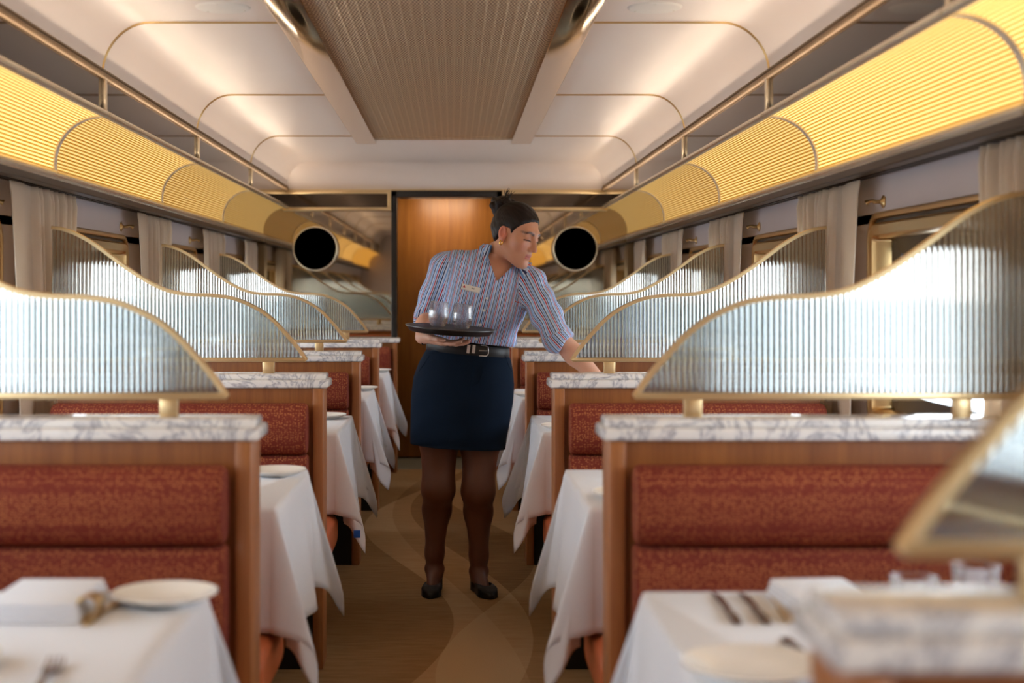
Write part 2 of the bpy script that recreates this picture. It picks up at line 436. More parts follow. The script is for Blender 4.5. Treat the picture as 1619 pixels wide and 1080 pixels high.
# ------------------------------------------------------------------ end mirrors
for sd, nm in SIDES:
    xa = DX0-.045 if sd < 0 else DX1+.045; xb = AW+sd*1.40
    t = thing('wall_mirror', 'tinted bronze mirror on the end wall %s of the door' % nm, 'mirror', ((xa+xb)/2, YE, 0), 'end wall mirrors')
    ox = (xa+xb)/2
    m = MB(); m.box(xa-ox, xb-ox, -.004, .004, .02, 1.83); m.obj('mirror_glass', M['mirror'], t, smooth=False)
    xo = AW+sd*1.14-ox; xi = xa-ox
    m = MB(); m.box(xi, xo, -.045, .004, 1.845, 1.94); m.obj('header_panel', M['bronze'], t, smooth=False)
    m = MB(); m.box(xi, xo, -.062, .004, 1.94, 1.962, .003); m.box(xi, xo, -.062, .004, 1.822, 1.846, .003); m.box(xi-sd*-.0, xi+sd*.026, -.0615, .004, 1.83, 1.955, .003)
    m.obj('header_frame', M['gold_pale'], t)
    x = AW+sd*.908
    t = thing('wall_roundel', 'round dark disc with gold rim on the %s end mirror' % nm, 'wall fitting', (x, YE-.012, 1.554), 'round discs on the end mirrors')
    R = Matrix.Rotation(PI/2, 4, 'X')
    m = MB(); m.lathe([(.148, .0), (.156, .0), (.156, .10), (.148, .104), (.146, .098), (.146, .02)], 56, mat=R); m.obj('rim', M['rim'], t)
    m = MB(); m.lathe([(0, .096), (.1465, .096)], 56, mat=R); m.obj('face', M['disc'], t)

# ------------------------------------------------------------------ booth benches
def cushion(x0, x1, y0, y1, z0, z1, r, e=.6, rows=14):
    # upholstered block: rounded section in y-z, soft ends in x
    m = MB(); n = 40; rings = []; L = abs(x1-x0); s = 1 if x1 > x0 else -1
    ts = [0, .15, .45, .8, 1]; xs = [r*(1-math.cos(PI/2*t)) for t in ts]; sh = [r*(1-math.sin(PI/2*t)) for t in ts]
    stat = [(x0+s*a, b) for a, b in zip(xs, sh)]+[(x0+s*L*k/rows, 0) for k in range(2, rows-1)]+[(x1-s*a, b) for a, b in reversed(list(zip(xs, sh)))]
    cy, cz, hy, hz = (y0+y1)/2, (z0+z1)/2, (y1-y0)/2, (z1-z0)/2
    for x, b in stat:
        ring = []
        for k in range(n):
            a = 2*PI*k/n; c_, s_ = math.cos(a), math.sin(a)
            ring.append((x, cy+(hy-b*.8)*math.copysign(abs(c_)**e, c_), cz+(hz-b*.8)*math.copysign(abs(s_)**e, s_)))
        rings.append(ring)
    m.rings(rings); return m

def make_bench(sd):
    t = thing('booth_bench', '', 'bench', (AX, 0, 0))
    h0, h1 = .392, 1.265
    xw = AW-AX
    X = lambda h: sd*h
    m = MB(); m.box(X(h0+.02), X(h1), .022, .135, .0, .933); m.cur = 1
    m.obj('back_panel', M['wood'], t, smooth=False)
    m = MB(); m.box(X(.383), X(.417), .006, .15, .0, .931, .003); m.obj('end_panel', M['edge_wood'], t)
    m = MB(); m.box(X(.419), X(h1), .012, .021, .0, .33); m.box(X(.419), X(h1), .136, .145, 0, .33); m.obj('kick_board', M['black'], t, smooth=False)
    m = MB(); m.box(X(.366), X(1.265), 0, .157, .932, .9595, .007, 3); m.box(X(.376), X(1.26), .022, .135, .9585, .9785, .006, 3); m.obj('marble_ledge', M['marble'], t)
    cushion(X(.430), X(1.265), -.097, .03, .717, .886, .014, .86).obj('bolster', M['fabric'], t)
    cushion(X(.430), X(1.265), -.07, .03, .43, .716, .012, .40).obj('back_cushion', M['fabric'], t)
    cushion(X(.405), X(1.265), -.50, .02, .31, .435, .03, .35).obj('seat', M['leather'], t)
    cushion(X(.430), X(1.265), .128, .225, .44, .90, .03, .42).obj('rear_back_cushion', M['leather'], t)
    cushion(X(.38), X(1.265), .14, .59, .31, .435, .03, .35).obj('rear_seat', M['leather'], t)
    return t
def make_bracket():
    pass
BN = {'left': ['', 'nearest on the left', 'second from the camera on the left', 'third from the camera on the left', 'fourth from the camera on the left'],
      'right': ['close beside the camera on the right', 'first full one on the right', 'second full one on the right', 'third full one on the right', 'fourth full one on the right']}
for sd, nm in SIDES:
    proto = None
    for i, p in enumerate(PART):
        if sd < 0 and i == 0: continue
        lab = 'red fabric booth bench with marble ledge, ' + BN[nm][i]
        if proto is None:
            proto = make_bench(sd); proto.location = (AX, p, 0); proto['label'] = lab; proto['group'] = 'booth benches on the %s of the aisle' % nm
        else: dup(proto, (AX, p, 0), lab)
    # bench against the end wall
    t = thing('end_bench', 'red booth bench with pale ledge against the %s end mirror' % nm, 'bench', (AX, 9.83, 0), 'end wall benches')
    X = lambda h: sd*h
    m = MB(); m.box(X(.37), X(1.265), .03, .17, 0, .9); m.obj('back_panel', M['wood'], t, smooth=False)
    m = MB(); m.box(X(.345), X(.372), .0, .18, 0, .9, .003); m.obj('end_panel', M['edge_wood'], t)
    m = MB(); m.box(X(.325), X(1.265), -.01, .185, .90, .932, .008, 3); m.obj('marble_ledge', M['marble'], t)
    cushion(X(.385), X(1.265), -.075, .04, .70, .872, .03, .75).obj('bolster', M['fabric'], t)
    cushion(X(.385), X(1.265), -.06, .04, .43, .70, .03, .42).obj('back_cushion', M['fabric'], t)
    cushion(X(.37), X(1.265), -.46, .03, .31, .435, .03, .35).obj('seat', M['leather'], t)

# ------------------------------------------------------------------ reeded glass screens
CURVE = [(.445, 1.020), (.476, 1.064), (.513, 1.108), (.5625, 1.160), (.6116, 1.195), (.685, 1.2265), (.759, 1.238), (.832, 1.2405), (.904, 1.252), (.97, 1.281), (1.032, 1.319), (1.0956, 1.3646), (1.16, 1.412), (1.215, 1.443), (1.265, 1.461), (1.30, 1.4666)]
def curve_z(h):
    if h <= CURVE[0][0]: return CURVE[0][1]
    n = len(CURVE)
    for i in range(n-1):
        (a, za), (b, zb) = CURVE[i], CURVE[i+1]
        if h <= b:
            def sl(k):
                k0, k1 = max(k-1, 0), min(k+1, n-1)
                return (CURVE[k1][1]-CURVE[k0][1])/(CURVE[k1][0]-CURVE[k0][0])
            u = (h-a)/(b-a); d = b-a; m0, m1 = sl(i)*d, sl(i+1)*d
            return (2*u**3-3*u*u+1)*za+(u**3-2*u*u+u)*m0+(3*u*u-2*u**3)*zb+(u**3-u*u)*m1
    return CURVE[-1][1]
def make_screen(sd):
    t = thing('glass_screen', '', 'privacy screen', (AX, 0, 0))
    pitch = .0125; sub = 6; h0, h1 = .462, 1.298; n = int((h1-h0)/pitch)*sub
    m = MB(); zb = 1.028; cols = []
    for i in range(n+1):
        h = h0+(h1-h0)*i/n; f = abs(math.sin(PI*i/sub)); y = -.0035-.0042*f
        zt = max(curve_z(h)-.004, zb+.003); cols.append((sd*h, y, zt))
    vs = []; fs = []
    for x, y, zt in cols: vs += [(x, y, zb), (x, y, zt), (x, .0035, zb), (x, .0035, zt)]
    for i in range(n):
        a, b = 4*i, 4*i+4
        fs += [(a, b, b+1, a+1), (a+2, a+3, b+3, b+2), (a+1, b+1, b+3, a+3), (a, a+2, b+2, b)]
    fs += [(0, 1, 3, 2), (4*n, 4*n+2, 4*n+3, 4*n+1)]
    m.add(vs, fs); m.obj('glass_panel', M['reeded'], t, ang=50)
    # gold strip over the curve
    hs = [.445+(1.30-.445)*k/70 for k in range(71)]
    rings = []
    for k, h in enumerate(hs):
        z = curve_z(h); e = .002; dz = (curve_z(h+e)-curve_z(h-e))/(2*e); l = math.hypot(1, dz); nx, nz = -dz/l, 1/l
        rings.append([(sd*(h+nx*a), y, z+nz*a) for a, y in ((-.005, -.012), (.005, -.012), (.007, -.008), (.007, .008), (.005, .012), (-.005, .012))])
    m = MB(); m.rings(rings); m.obj('top_frame', M['gold_pale'], t)
    m = MB(); m.box(sd*.447, sd*1.298, -.014, .014, 1.016, 1.030, .002); m.obj('bottom_rail', M['gold_pale'], t)
    for h in (.572, 1.16):
        m = MB(); m.box(sd*(h-.019), sd*(h+.019), -.012, .012, .977, 1.018, .002); m.obj('post', M['gold_pale'], t)
    return t
SN = {'left': ['', 'nearest on the left', 'second from the camera on the left', 'third from the camera on the left', 'fourth from the camera on the left, before the mirror'],
      'right': ['badly blurred, closest to the camera on the right', 'first full one on the right', 'second full one on the right', 'third full one on the right', 'smallest one on the right, before the mirror']}
for sd, nm in SIDES:
    proto = None
    for i, p in enumerate(PART):
        if sd < 0 and i == 0: continue
        lab = 'wavy gold framed reeded glass screen, ' + SN[nm][i]
        if proto is None:
            proto = make_screen(sd); proto.location = (AX, p+.078, 0); proto['label'] = lab; proto['group'] = 'reeded glass screens on the %s ledges' % nm
        else: dup(proto, (AX, p+.078, 0), lab)

# ------------------------------------------------------------------ tables and cloths
TZ = .735
def make_table(sd, y, label, grp):
    t = thing('dining_table', label, 'table', (AX, y, 0), grp)
    m = MB(); m.box(sd*.375, sd*1.26, -.35, .35, .705, TZ-.003, .006); m.obj('tabletop', M['wood'], t)
    m = MB(); m.box(sd*.80, sd*.88, -.05, .05, .02, .705, .005); m.obj('pedestal', M['black'], t)
    m = MB(); m.box(sd*.68, sd*1.0, -.2, .2, .0, .022, .006); m.obj('foot_plate', M['black'], t)
def make_cloth(sd, y, label, grp, seed, blue=False):
    R = random.Random(seed); a = .30; aa = .34
    h0, h1 = .372, 1.268; hy = .355; rc = .012
    ph = [R.uniform(0, 6.3) for _ in range(8)]; tw = [R.uniform(.5, 1.0), R.uniform(.5, 1.0)]
    # path: wall-front -> corner front -> aisle -> corner back -> wall-back.  local u: +x = towards aisle (sd flips)
    path = []
    def P(bx, by, nx, ny, ln, corner=-1, phi=0, s=0): path.append((bx, by, nx, ny, ln, corner, phi, s))
    nE = 30
    for k in range(nE): P(-h1+(h1-h0-rc)*k/(nE), -hy, 0, -1, a, s=k/nE)
    for k in range(29):
        f = PI/2*k/28; L = min(a/max(math.cos(f), 1e-6), aa/max(math.sin(f), 1e-6)); P(-h0-rc+rc*math.sin(f), -hy+rc-rc*math.cos(f), math.sin(f), -math.cos(f), L, 0, f)
    for k in range(1, nE): P(-h0, -hy+rc+(2*hy-2*rc)*k/nE, 1, 0, aa, s=k/nE)
    for k in range(29):
        f = PI/2*k/28; L = min(aa/max(math.cos(f), 1e-6), a/max(math.sin(f), 1e-6)); P(-h0-rc+rc*math.cos(f), hy-rc+rc*math.sin(f), math.cos(f), math.sin(f), L, 1, f)
    for k in range(nE): P(-h0-rc-(h1-h0-rc)*(k+1)/nE, hy, 0, 1, a, s=1-(k+1)/nE)
    rows = 16; V = []; n = len(path)
    for j in range(rows+1):
        for i, (bx, by, nx, ny, L, cn, f, s) in enumerate(path):
            r = L*(j/rows); rr = max(0, r-.008)
            flare = .05*rr
            if cn >= 0:
                w = math.sin(2*f)
                k = .05+.20*w**1.3
                rho = rr*k; tx, ty = -ny, nx
                q = .22*rr*math.sin(4*f)*tw[cn]*w + (.16 if cn == 0 else -.16)*rr*w*w*tw[cn]
                if cn == 1: q = q
                dz = math.sqrt(max(0, rr*rr-rho*rho-min(q*q, .4*rr*rr)))
                ox, oy = nx*rho+tx*q, ny*rho+ty*q
            else:
                edge = s*(1-s)*4 if nx else min(1, s*3, (1-s)*6)
                rip = .030*(rr/a)**1.2*math.sin(9.5*s+ph[int(abs(ny)*(1+ny))]+1.2*rr/a)*edge
                rho = .06*rr+max(rip, -.04*rr)
                dz = math.sqrt(max(0, rr*rr-rho*rho)); ox, oy = nx*rho, ny*rho
            bend = min(r, .008)
            V.append((-sd*-1*(0) + -sd*(bx+ox+nx*bend*.5), by+oy+ny*bend*.5, -dz-(.003 if r > .004 else 0)))
    Fc = []
    for j in range(rows):
        for i in range(n-1):
            Fc.append((j*n+i, j*n+i+1, (j+1)*n+i+1, (j+1)*n+i))
    Fc.append(tuple(range(n)))
    m = MB(); m.add(V, Fc)
    o = m.obj('tablecloth', M['cloth'], ang=75); o.location = (AX, y, TZ+.002)
    so = o.modifiers.new('t', 'SOLIDIFY'); so.thickness = .002; so.offset = 1
    tag(o, label, 'tablecloth', grp)
    if blue:
        tip = V[rows*n+nE+14]
        q = MB(); q.box(tip[0]-.03-.012, tip[0]-.03+.012, tip[1]-.012, tip[1]-.007, tip[2]+.03, tip[2]+.058, .001)
        b = q.obj('laundry_tag', M['blue_tag'], o); b['label'] = 'blue laundry tag on the cloth corner'
    return o
TY = [p-.96 for p in PART[1:]]+[8.86]
TN = ['nearest the camera', 'second from the camera', 'third from the camera', 'fourth from the camera', 'farthest, by the end mirror']
for sd, nm in SIDES:
    for i, y in enumerate(TY):
        make_table(sd, y, 'dining table under white cloth on the %s side, %s' % (nm, TN[i]), 'dining tables on the %s' % nm)
        make_cloth(sd, y, 'white tablecloth on the %s side, %s%s' % (nm, TN[i], ', with a blue tag' if (sd < 0 and i == 2) else ''), 'white tablecloths on the %s' % nm, 11+i*7+(sd > 0)*3, sd < 0 and i == 2)
TT = TZ+.0045
def plate(x, y, r, label, grp='white side plates'):
    m = MB(); m.lathe([(0, .004), (r*.6, .004), (r*.68, .007), (r*.97, .016), (r, .018), (r*.995, .0145), (r*.7, .003), (r*.62, .0), (0, .0)], 48)
    o = m.obj('side_plate', M['plate']); o.location = (x, y, TT); tag(o, label, 'plate', grp); return o
plate(-.476, 2.345, .086, 'white side plate on the nearest left table beside the folded napkin')
plate(-.705, 1.93, .086, 'white plate cut off by the left edge of the photo, nearest left table')
plate(-.497, 3.97, .085, 'white side plate on the second left table from the camera')
plate(-.52, 5.76, .085, 'white side plate on the third left table from the camera')
plate(-.48, 7.42, .085, 'white side plate on the fourth left table from the camera')
plate(-.485, 9.10, .085, 'white side plate on the farthest left table')
plate(.40, 1.90, .095, 'white plate at the bottom edge of the nearest right table')
plate(.428, 3.53, .085, 'white side plate on the second right table from the camera')
plate(.41, 5.31, .085, 'white side plate on the third right table, beside the waitress skirt')
plate(.375, 6.98, .085, 'white side plate on the fourth right table from the camera')
def napkin(x, y, w, d, label, rot=0.):
    t = thing('napkin', label, 'napkin', (x, y, TT), 'folded white napkins'); t.rotation_euler.z = rot
    m = MB()
    for k in range(4): m.box(-w/2+.002*k, w/2-.003*k, -d/2+.003*k, d/2-.002*k, .0075*k, .0075*(k+1)-.0006, .003)
    m.obj('folded_cloth', M['cloth'], t)
napkin(-.655, 2.29, .155, .21, 'folded white napkin on the nearest left table')
napkin(.602, 2.30, .14, .20, 'folded white napkin on the nearest right table beside the knives', .08)
def knife(x, y, rot, label, mat='cutlery', cat='knife'):
    t = thing('table_knife', label, cat, (x, y, TT), 'cutlery'); t.rotation_euler.z = rot
    m = MB(); m.rings([[(-w, yy, .001), (w, yy, .001), (w*.7, yy, h), (-w*.7, yy, h)] for yy, w, h in ((-.11, .006, .005), (-.09, .008, .008), (-.03, .0055, .007), (-.01, .005, .006))]); m.obj('handle', M[mat], t)
    m = MB(); m.rings([[(-.002, yy, .002), (w, yy, .002), (w, yy, .0035), (-.002, yy, .005)] for yy, w in ((-.012, .004), (.0, .009), (.08, .010), (.1, .006), (.112, .001))]); m.obj('blade', M[mat], t)
def fork(x, y, rot, label):
    t = thing('table_fork', label, 'fork', (x, y, TT), 'cutlery'); t.rotation_euler.z = rot
    m = MB(); m.rings([[(-w, yy, z), (w, yy, z), (w, yy, z+.003), (-w, yy, z+.003)] for yy, w, z in ((-.1, .007, .001), (-.08, .008, .001), (-.02, .004, .006), (.02, .004, .006), (.035, .011, .003), (.05, .012, .003))]); m.obj('handle', M['cutlery'], t)
    for k in range(4):
        xx = -.0105+.007*k; m = MB(); m.rings([[(xx-w, yy, z), (xx+w, yy, z), (xx+w, yy, z+.002), (xx-w, yy, z+.002)] for yy, w, z in ((.048, .002, .003), (.07, .0017, .003), (.092, .001, .009))]); m.obj('tine', M['cutlery'], t)
knife(.437, 2.29, .0, 'dark handled knife on the nearest right table, closest to the aisle')
knife(.482, 2.29, .0, 'dark handled knife on the nearest right table, second from the aisle')
knife(.525, 2.30, -.05, 'pale knife lying against the napkin on the nearest right table', 'gold')
fork(.487, 1.99, PI, 'fork with tines towards the camera on the nearest right table')
knife(.445, 4.01, .05, 'dark knife on the second right table beside the bench end')
fork(-.535, 1.86, .1, 'fork at the bottom edge of the nearest left table')
knife(-.557, 2.28, -.06, 'brass toned knife between napkin and plate on the nearest left table', 'gold')
m = MB(); m.tube([(.017*math.cos(2*PI*k/24), -.022, .018+.017*math.sin(2*PI*k/24)) for k in range(25)], .0022, 6); m.rings([[(.017*math.cos(2*PI*k/24), y, .018+.017*math.sin(2*PI*k/24)) for k in range(24)] for y in (-.022, .022)], True, (False, False))
o = m.obj('napkin_ring', M['gold']); o.location = (-.572, 2.24, TT); tag(o, 'small brass napkin ring beside the folded napkin on the nearest left table', 'napkin ring')
def tumbler(x, y, hg, label):
    m = MB(); m.lathe([(0, .006), (.026, .006), (.031, .012), (.036, hg-.002), (.0375, hg), (.039, hg-.002), (.034, .004), (.031, 0), (0, 0)], 36)
    o = m.obj('tumbler', M['drink_glass']); o.location = (x, y, TT); tag(o, label, 'glass', 'tumblers on the nearest right table')
tumbler(.727, 2.245, .062, 'clear tumbler on the nearest right table, nearer the aisle')
tumbler(.835, 2.275, .075, 'clear tumbler on the nearest right table, nearer the window')

# ------------------------------------------------------------------ curtains and hold-backs
def curtain(sd, y0, y1, label, seed):
    R = random.Random(seed); n = 150; m = MB(); ph = R.uniform(0, 6)
    path = []
    for k in range(n+1):
        u = k/n                                        # 0 = end towards the camera
        if u < .34: off = .012*math.sin(u/.34*PI*1.3+.4)+.010
        else: off = .020*math.sin((u-.34)/.66*2*PI*9+ph)+.006*math.sin(u*31+ph)
        path.append((y0+(y1-y0)*u, off))
    rings = []; zs = [1.602, 1.585, 1.56, 1.5, 1.42, 1.3, 1.15, 1.0, .9, .8, .72]
    for j, z in enumerate(zs):
        g = (1.6-z)/.85; k = 1-.22*math.sin(min(1, g*1.15)*PI*.5)*1.0
        mid = (y0+y1)/2+.06
        rings.append([(sd*-1*(off*(.75 if j < 2 else 1)*(1+.25*g)), mid+(y-mid)*k+.01*math.sin(3*g+y*9), z) for y, off in path])
    m.rings(rings, close=False, caps=(False, False))
    o = m.obj('curtain', M['curtain'], ang=180); o.location = (AW+sd*1.345, 0, 0)
    so = o.modifiers.new('t', 'SOLIDIFY'); so.thickness = .003
    tag(o, label, 'curtain', 'pleated curtains on the %s wall' % ('left' if sd < 0 else 'right'))
    m = MB(); m.rings([[(sd*-.031, y0+.0, z), (sd*-.028, y0+.3*(y1-y0), z)] for z in (1.553, 1.555)], close=False, caps=(False, False))
def holdback(sd, y, z, label):
    t = thing('curtain_holdback', label, 'hook', (AW+sd*HW, y, z), 'brass curtain knobs')
    R = Matrix.Rotation(-sd*PI/2, 4, 'Y')
    m = MB(); m.lathe([(.0, .0), (.02, 0), (.02, .004), (.012, .008), (.006, .012), (.006, .03), (0, .03)], 20, mat=R); m.obj('base', M['gold'], t)
    m = MB(); m.tube([(-sd*.028, 0, 0), (-sd*.036, 0, .003), (-sd*.044, .0, .002), (-sd*.054, .006, -.003)], [.007, .006, .005, .009], 10); m.obj('knob', M['gold'], t)
CN = ['beside the camera', 'above the nearest bench', 'above the second bench from the camera', 'above the third bench from the camera', 'above the fourth bench from the camera', 'against the end mirror']
for sd, nm in SIDES:
    for i, p in enumerate(PART+[9.72]):
        if i == 0: continue
        if sd < 0 and i == 1: continue
        y0, y1 = p-.24, p+.54
        if i == 1: y0, y1 = 2.70, 3.47
        if i == 5: y1 = 10.0
        curtain(sd, y0, y1, 'pleated beige curtain on the %s wall, %s' % (nm, CN[i]), i*5+(sd > 0))
        if i >= 2 and i < 5: holdback(sd, y0-.03, 1.537 if i != 2 else 1.532, 'small brass curtain knob on the %s wall, %s' % (nm, CN[i].replace('above', 'level with')))

# ------------------------------------------------------------------ outside
g = NT('pale_ground'); gn = g.noise(g.obj(), .3, 4); g.P(Base_Color=g.mix(gn, lin((196, 196, 194)), lin((214, 212, 208))), Roughness=.9)
m = MB(); m.add([(-400, -400, -1.1), (400, -400, -1.1), (400, 400, -1.1), (-400, 400, -1.1)], [(0, 1, 2, 3)]); struct(m.obj('ground', g.m))

# ------------------------------------------------------------------ light
w = bpy.data.worlds.new('sky'); sc.world = w; w.use_nodes = True; nt = w.node_tree; bg = nt.nodes['Background']
tc = nt.nodes.new('ShaderNodeTexCoord'); sx = nt.nodes.new('ShaderNodeSeparateXYZ'); nt.links.new(tc.outputs['Generated'], sx.inputs[0])
rp = nt.nodes.new('ShaderNodeValToRGB'); nt.links.new(sx.outputs[2], rp.inputs[0])
rp.color_ramp.elements[0].position = 0; rp.color_ramp.elements[0].color = (.97, .985, 1, 1)
rp.color_ramp.elements[1].position = .6; rp.color_ramp.elements[1].color = (.74, .87, 1, 1)
nt.links.new(rp.outputs[0], bg.inputs[0]); bg.inputs[1].default_value = 2.55
def area(name, loc, rot, sx, sy, power, col, portal=False):
    l = bpy.data.lights.new(name, 'AREA'); l.shape = 'RECTANGLE'; l.size = sx; l.size_y = sy; l.energy = power; l.color = col
    if portal: l.cycles.is_portal = True
    o = bpy.data.objects.new(name, l); C.objects.link(o); o.location = loc; o.rotation_euler = rot; return o
for sd, nm in SIDES:
    for c in WIN:
        area('window_portal', (AW+sd*(HW+.11), c, (WZ0+WZ1)/2), (0, sd*PI/2, 0), WZ1-WZ0, 2*WH, 1, (1, 1, 1), True)
for sd, nm in SIDES:
    for j0, j1 in zip(JOIN[1:-1], JOIN[2:]):
        o = area('added_ceiling_fill', (AW+sd*1.085, (j0+j1)/2, 1.866), (0, 0, 0), .012, j1-j0-.06, .72, (1, .80, .60))  # strip light added to brighten ceiling and cabin, not an actual fitting
        o.rotation_euler = (0, PI-sd*.45, 0)
o = area('vestibule_lamp', (-.05, 10.36, 2.02), (.12, 0, 0), .5, .24, 1.7, (1, .80, .55))
sc.view_settings.view_transform = 'Standard'; sc.view_settings.look = 'None'; sc.view_settings.gamma = 1; sc.view_settings.use_curve_mapping = False
sc.view_settings.exposure = 1.78
sc.cycles.max_bounces = 10; sc.cycles.diffuse_bounces = 4; sc.cycles.glossy_bounces = 5; sc.cycles.transmission_bounces = 10; sc.cycles.transparent_max_bounces = 12
sc.cycles.sample_clamp_indirect = 6; sc.cycles.use_denoising = True; sc.cycles.adaptive_threshold = .02
# ------------------------------------------------------------------ the waitress: distance fields turned into smooth surfaces
def surf(f, lo, hi, h):
    # naive surface nets of f(P)<0 on a grid; returns verts, quads
    lo = np.array(lo, float); n = [int(math.ceil((b-a)/h))+1 for a, b in zip(lo, hi)]
    ax = [lo[i]+h*np.arange(n[i]) for i in range(3)]
    G = np.empty(n, np.float32)
    step = max(1, int(1.2e6//(n[1]*n[2])))
    for i in range(0, n[0], step):
        xx, yy, zz = np.meshgrid(ax[0][i:i+step], ax[1], ax[2], indexing='ij')
        G[i:i+step] = f(np.stack([xx, yy, zz], -1).reshape(-1, 3)).reshape(xx.shape)
    S = G < 0
    cnt = np.zeros([k-1 for k in n], np.int8); pos = np.zeros([k-1 for k in n]+[3], np.float32); num = np.zeros([k-1 for k in n], np.float32)
    for d in (0, 1, 2):
        o = [k for k in (0, 1, 2) if k != d]
        sl0 = [slice(None)]*3; sl1 = [slice(None)]*3; sl0[d] = slice(0, -1); sl1[d] = slice(1, None)
        a, b = G[tuple(sl0)], G[tuple(sl1)]
        cr = (a < 0) != (b < 0); t = np.where(cr, a/np.where(cr, a-b, 1), 0)
        for u in (0, 1):
            for v in (0, 1):
                s = [slice(None)]*3; s[o[0]] = slice(u, n[o[0]]-1+u); s[o[1]] = slice(v, n[o[1]]-1+v)
                c = cr[tuple(s)]; num += c
                pos[..., d] += np.where(c, t[tuple(s)], 0); pos[..., o[0]] += c*u; pos[..., o[1]] += c*v
    act = num > 0; idx = -np.ones(act.shape, np.int64); idx[act] = np.arange(act.sum())
    ij = np.argwhere(act); V = lo+h*(ij+pos[act]/num[act][:, None])
    Q = []
    for d in (0, 1, 2):
        o = [k for k in (0, 1, 2) if k != d]
        sl0 = [slice(1, -1)]*3; sl1 = [slice(1, -1)]*3; sl0[d] = slice(0, -1); sl1[d] = slice(1, None)
        cr = S[tuple(sl0)] != S[tuple(sl1)]; e = np.argwhere(cr)
        e2 = e.copy(); e2[:, o[0]] += 1; e2[:, o[1]] += 1
        sgn = S[tuple(sl0)][cr]
        def I(du, dv):
            k = e2.copy(); k[:, o[0]] -= du; k[:, o[1]] -= dv; return idx[k[:, 0], k[:, 1], k[:, 2]]
        q = np.stack([I(1, 1), I(0, 1), I(0, 0), I(1, 0)], 1)
        flip = sgn if d != 1 else ~sgn
        q[~flip] = q[~flip][:, ::-1]; Q.append(q)
    return V, np.concatenate(Q)

def smin(a, b, k):
    h = np.clip(.5+.5*(b-a)/k, 0, 1); return b+(a-b)*h-k*h*(1-h)
def smax(a, b, k): return -smin(-a, -b, k)
def cap(P, a, b, ra, rb):
    a = np.array(a, float); b = np.array(b, float); d = b-a; t = np.clip(((P-a)@d)/(d@d), 0, 1)
    return np.linalg.norm(P-a-t[:, None]*d, axis=1)-(ra+(rb-ra)*t)
def chain(P, pts, rs, k=.01):
    r = None
    for i in range(len(pts)-1):
        c = cap(P, pts[i], pts[i+1], rs[i], rs[i+1]); r = c if r is None else smin(r, c, k)
    return r
def ell(P, c, r, Rm=None):
    q = P-np.array(c, float)
    if Rm is not None: q = q@np.array(Rm)
    r = np.array(r, float); k = np.linalg.norm(q/r, axis=1); k2 = np.linalg.norm(q/(r*r), axis=1)
    return k*(k-1)/np.maximum(k2, 1e-6)
def npmesh(name, V, Q, mats, parent=None, col=None, relax=0, attr=None):
    me = bpy.data.meshes.new(name); me.from_pydata(V.tolist(), [], Q.tolist())
    for m_ in (mats if isinstance(mats, list) else [mats]): me.materials.append(m_)
    bm = bmesh.new(); bm.from_mesh(me); bmesh.ops.recalc_face_normals(bm, faces=bm.faces)
    for _ in range(relax): bmesh.ops.smooth_vert(bm, verts=bm.verts, factor=.5, use_axis_x=True, use_axis_y=True, use_axis_z=True)
    for f in bm.faces: f.smooth = True
    bm.to_mesh(me); bm.free()
    if col is not None:
        a = me.attributes.new('tint', 'FLOAT_COLOR', 'POINT'); a.data.foreach_set('color', np.concatenate([col, np.ones((len(col), 1))], 1).astype(np.float32).ravel())
    if attr is not None:
        for k, v in attr.items():
            a = me.attributes.new(k, 'FLOAT', 'POINT'); a.data.foreach_set('value', v.astype(np.float32))
    o = bpy.data.objects.new(name, me); C.objects.link(o)
    if parent: o.parent = parent
    return o
def V3(v): return np.array([v.x, v.y, v.z])
def pw(px, py, d): return V3(W(px, py, d))
def sstep(a, b, x):
    t = np.clip((x-a)/(b-a), 0, 1); return t*t*(3-2*t)

# --- joints
ank = [pw(687, 893, 5.97), pw(757, 897, 5.95)]
knee = [pw(693, 768, 5.915), pw(756, 772, 5.90)]
hip = [pw(696, 618, 5.96), pw(762, 622, 5.96)]
sh = [pw(706, 424, 5.89), pw(838, 448, 5.84)]
elb = [pw(677, 503, 5.93), pw(884, 536, 5.69)]
wri = [pw(667, 533, 5.685), pw(946, 600, 5.64)]
toe = [np.array([ank[0][0]-.012, 5.835, 0]), np.array([ank[1][0]+.035, 5.83, 0])]
heel = [np.array([ank[0][0]+.004, 6.015, 0]), np.array([ank[1][0]-.012, 5.995, 0])]
OP = pw(741, 572, 5.94)                     # pelvis centre
TILT = math.radians(14)
ct, st = math.cos(TILT), math.sin(TILT)
def tor(P):                                 # torso frame: x across, y depth, z along the leaning trunk
    q = P-OP; x = q[:, 0]*ct-q[:, 2]*st; z = q[:, 0]*st+q[:, 2]*ct
    return np.stack([x, q[:, 1]+.20*np.maximum(z, 0), z], 1)
def itor(x, y, z):
    y = y-.20*max(z, 0); return OP+np.array([x*ct+z*st, y, -x*st+z*ct])
TZs = [-.16, -.08, 0, .06, .14, .21, .27, .34, .40, .44, .48]
TA = [.19, .185, .165, .150, .156, .168, .176, .176, .150, .084, .056]
TB = [.135, .135, .122, .114, .116, .122, .122, .114, .094, .070, .056]
TCx = [-.03, -.02, 0, .004, .006, .004, 0, -.002, -.004, -.004, 0]
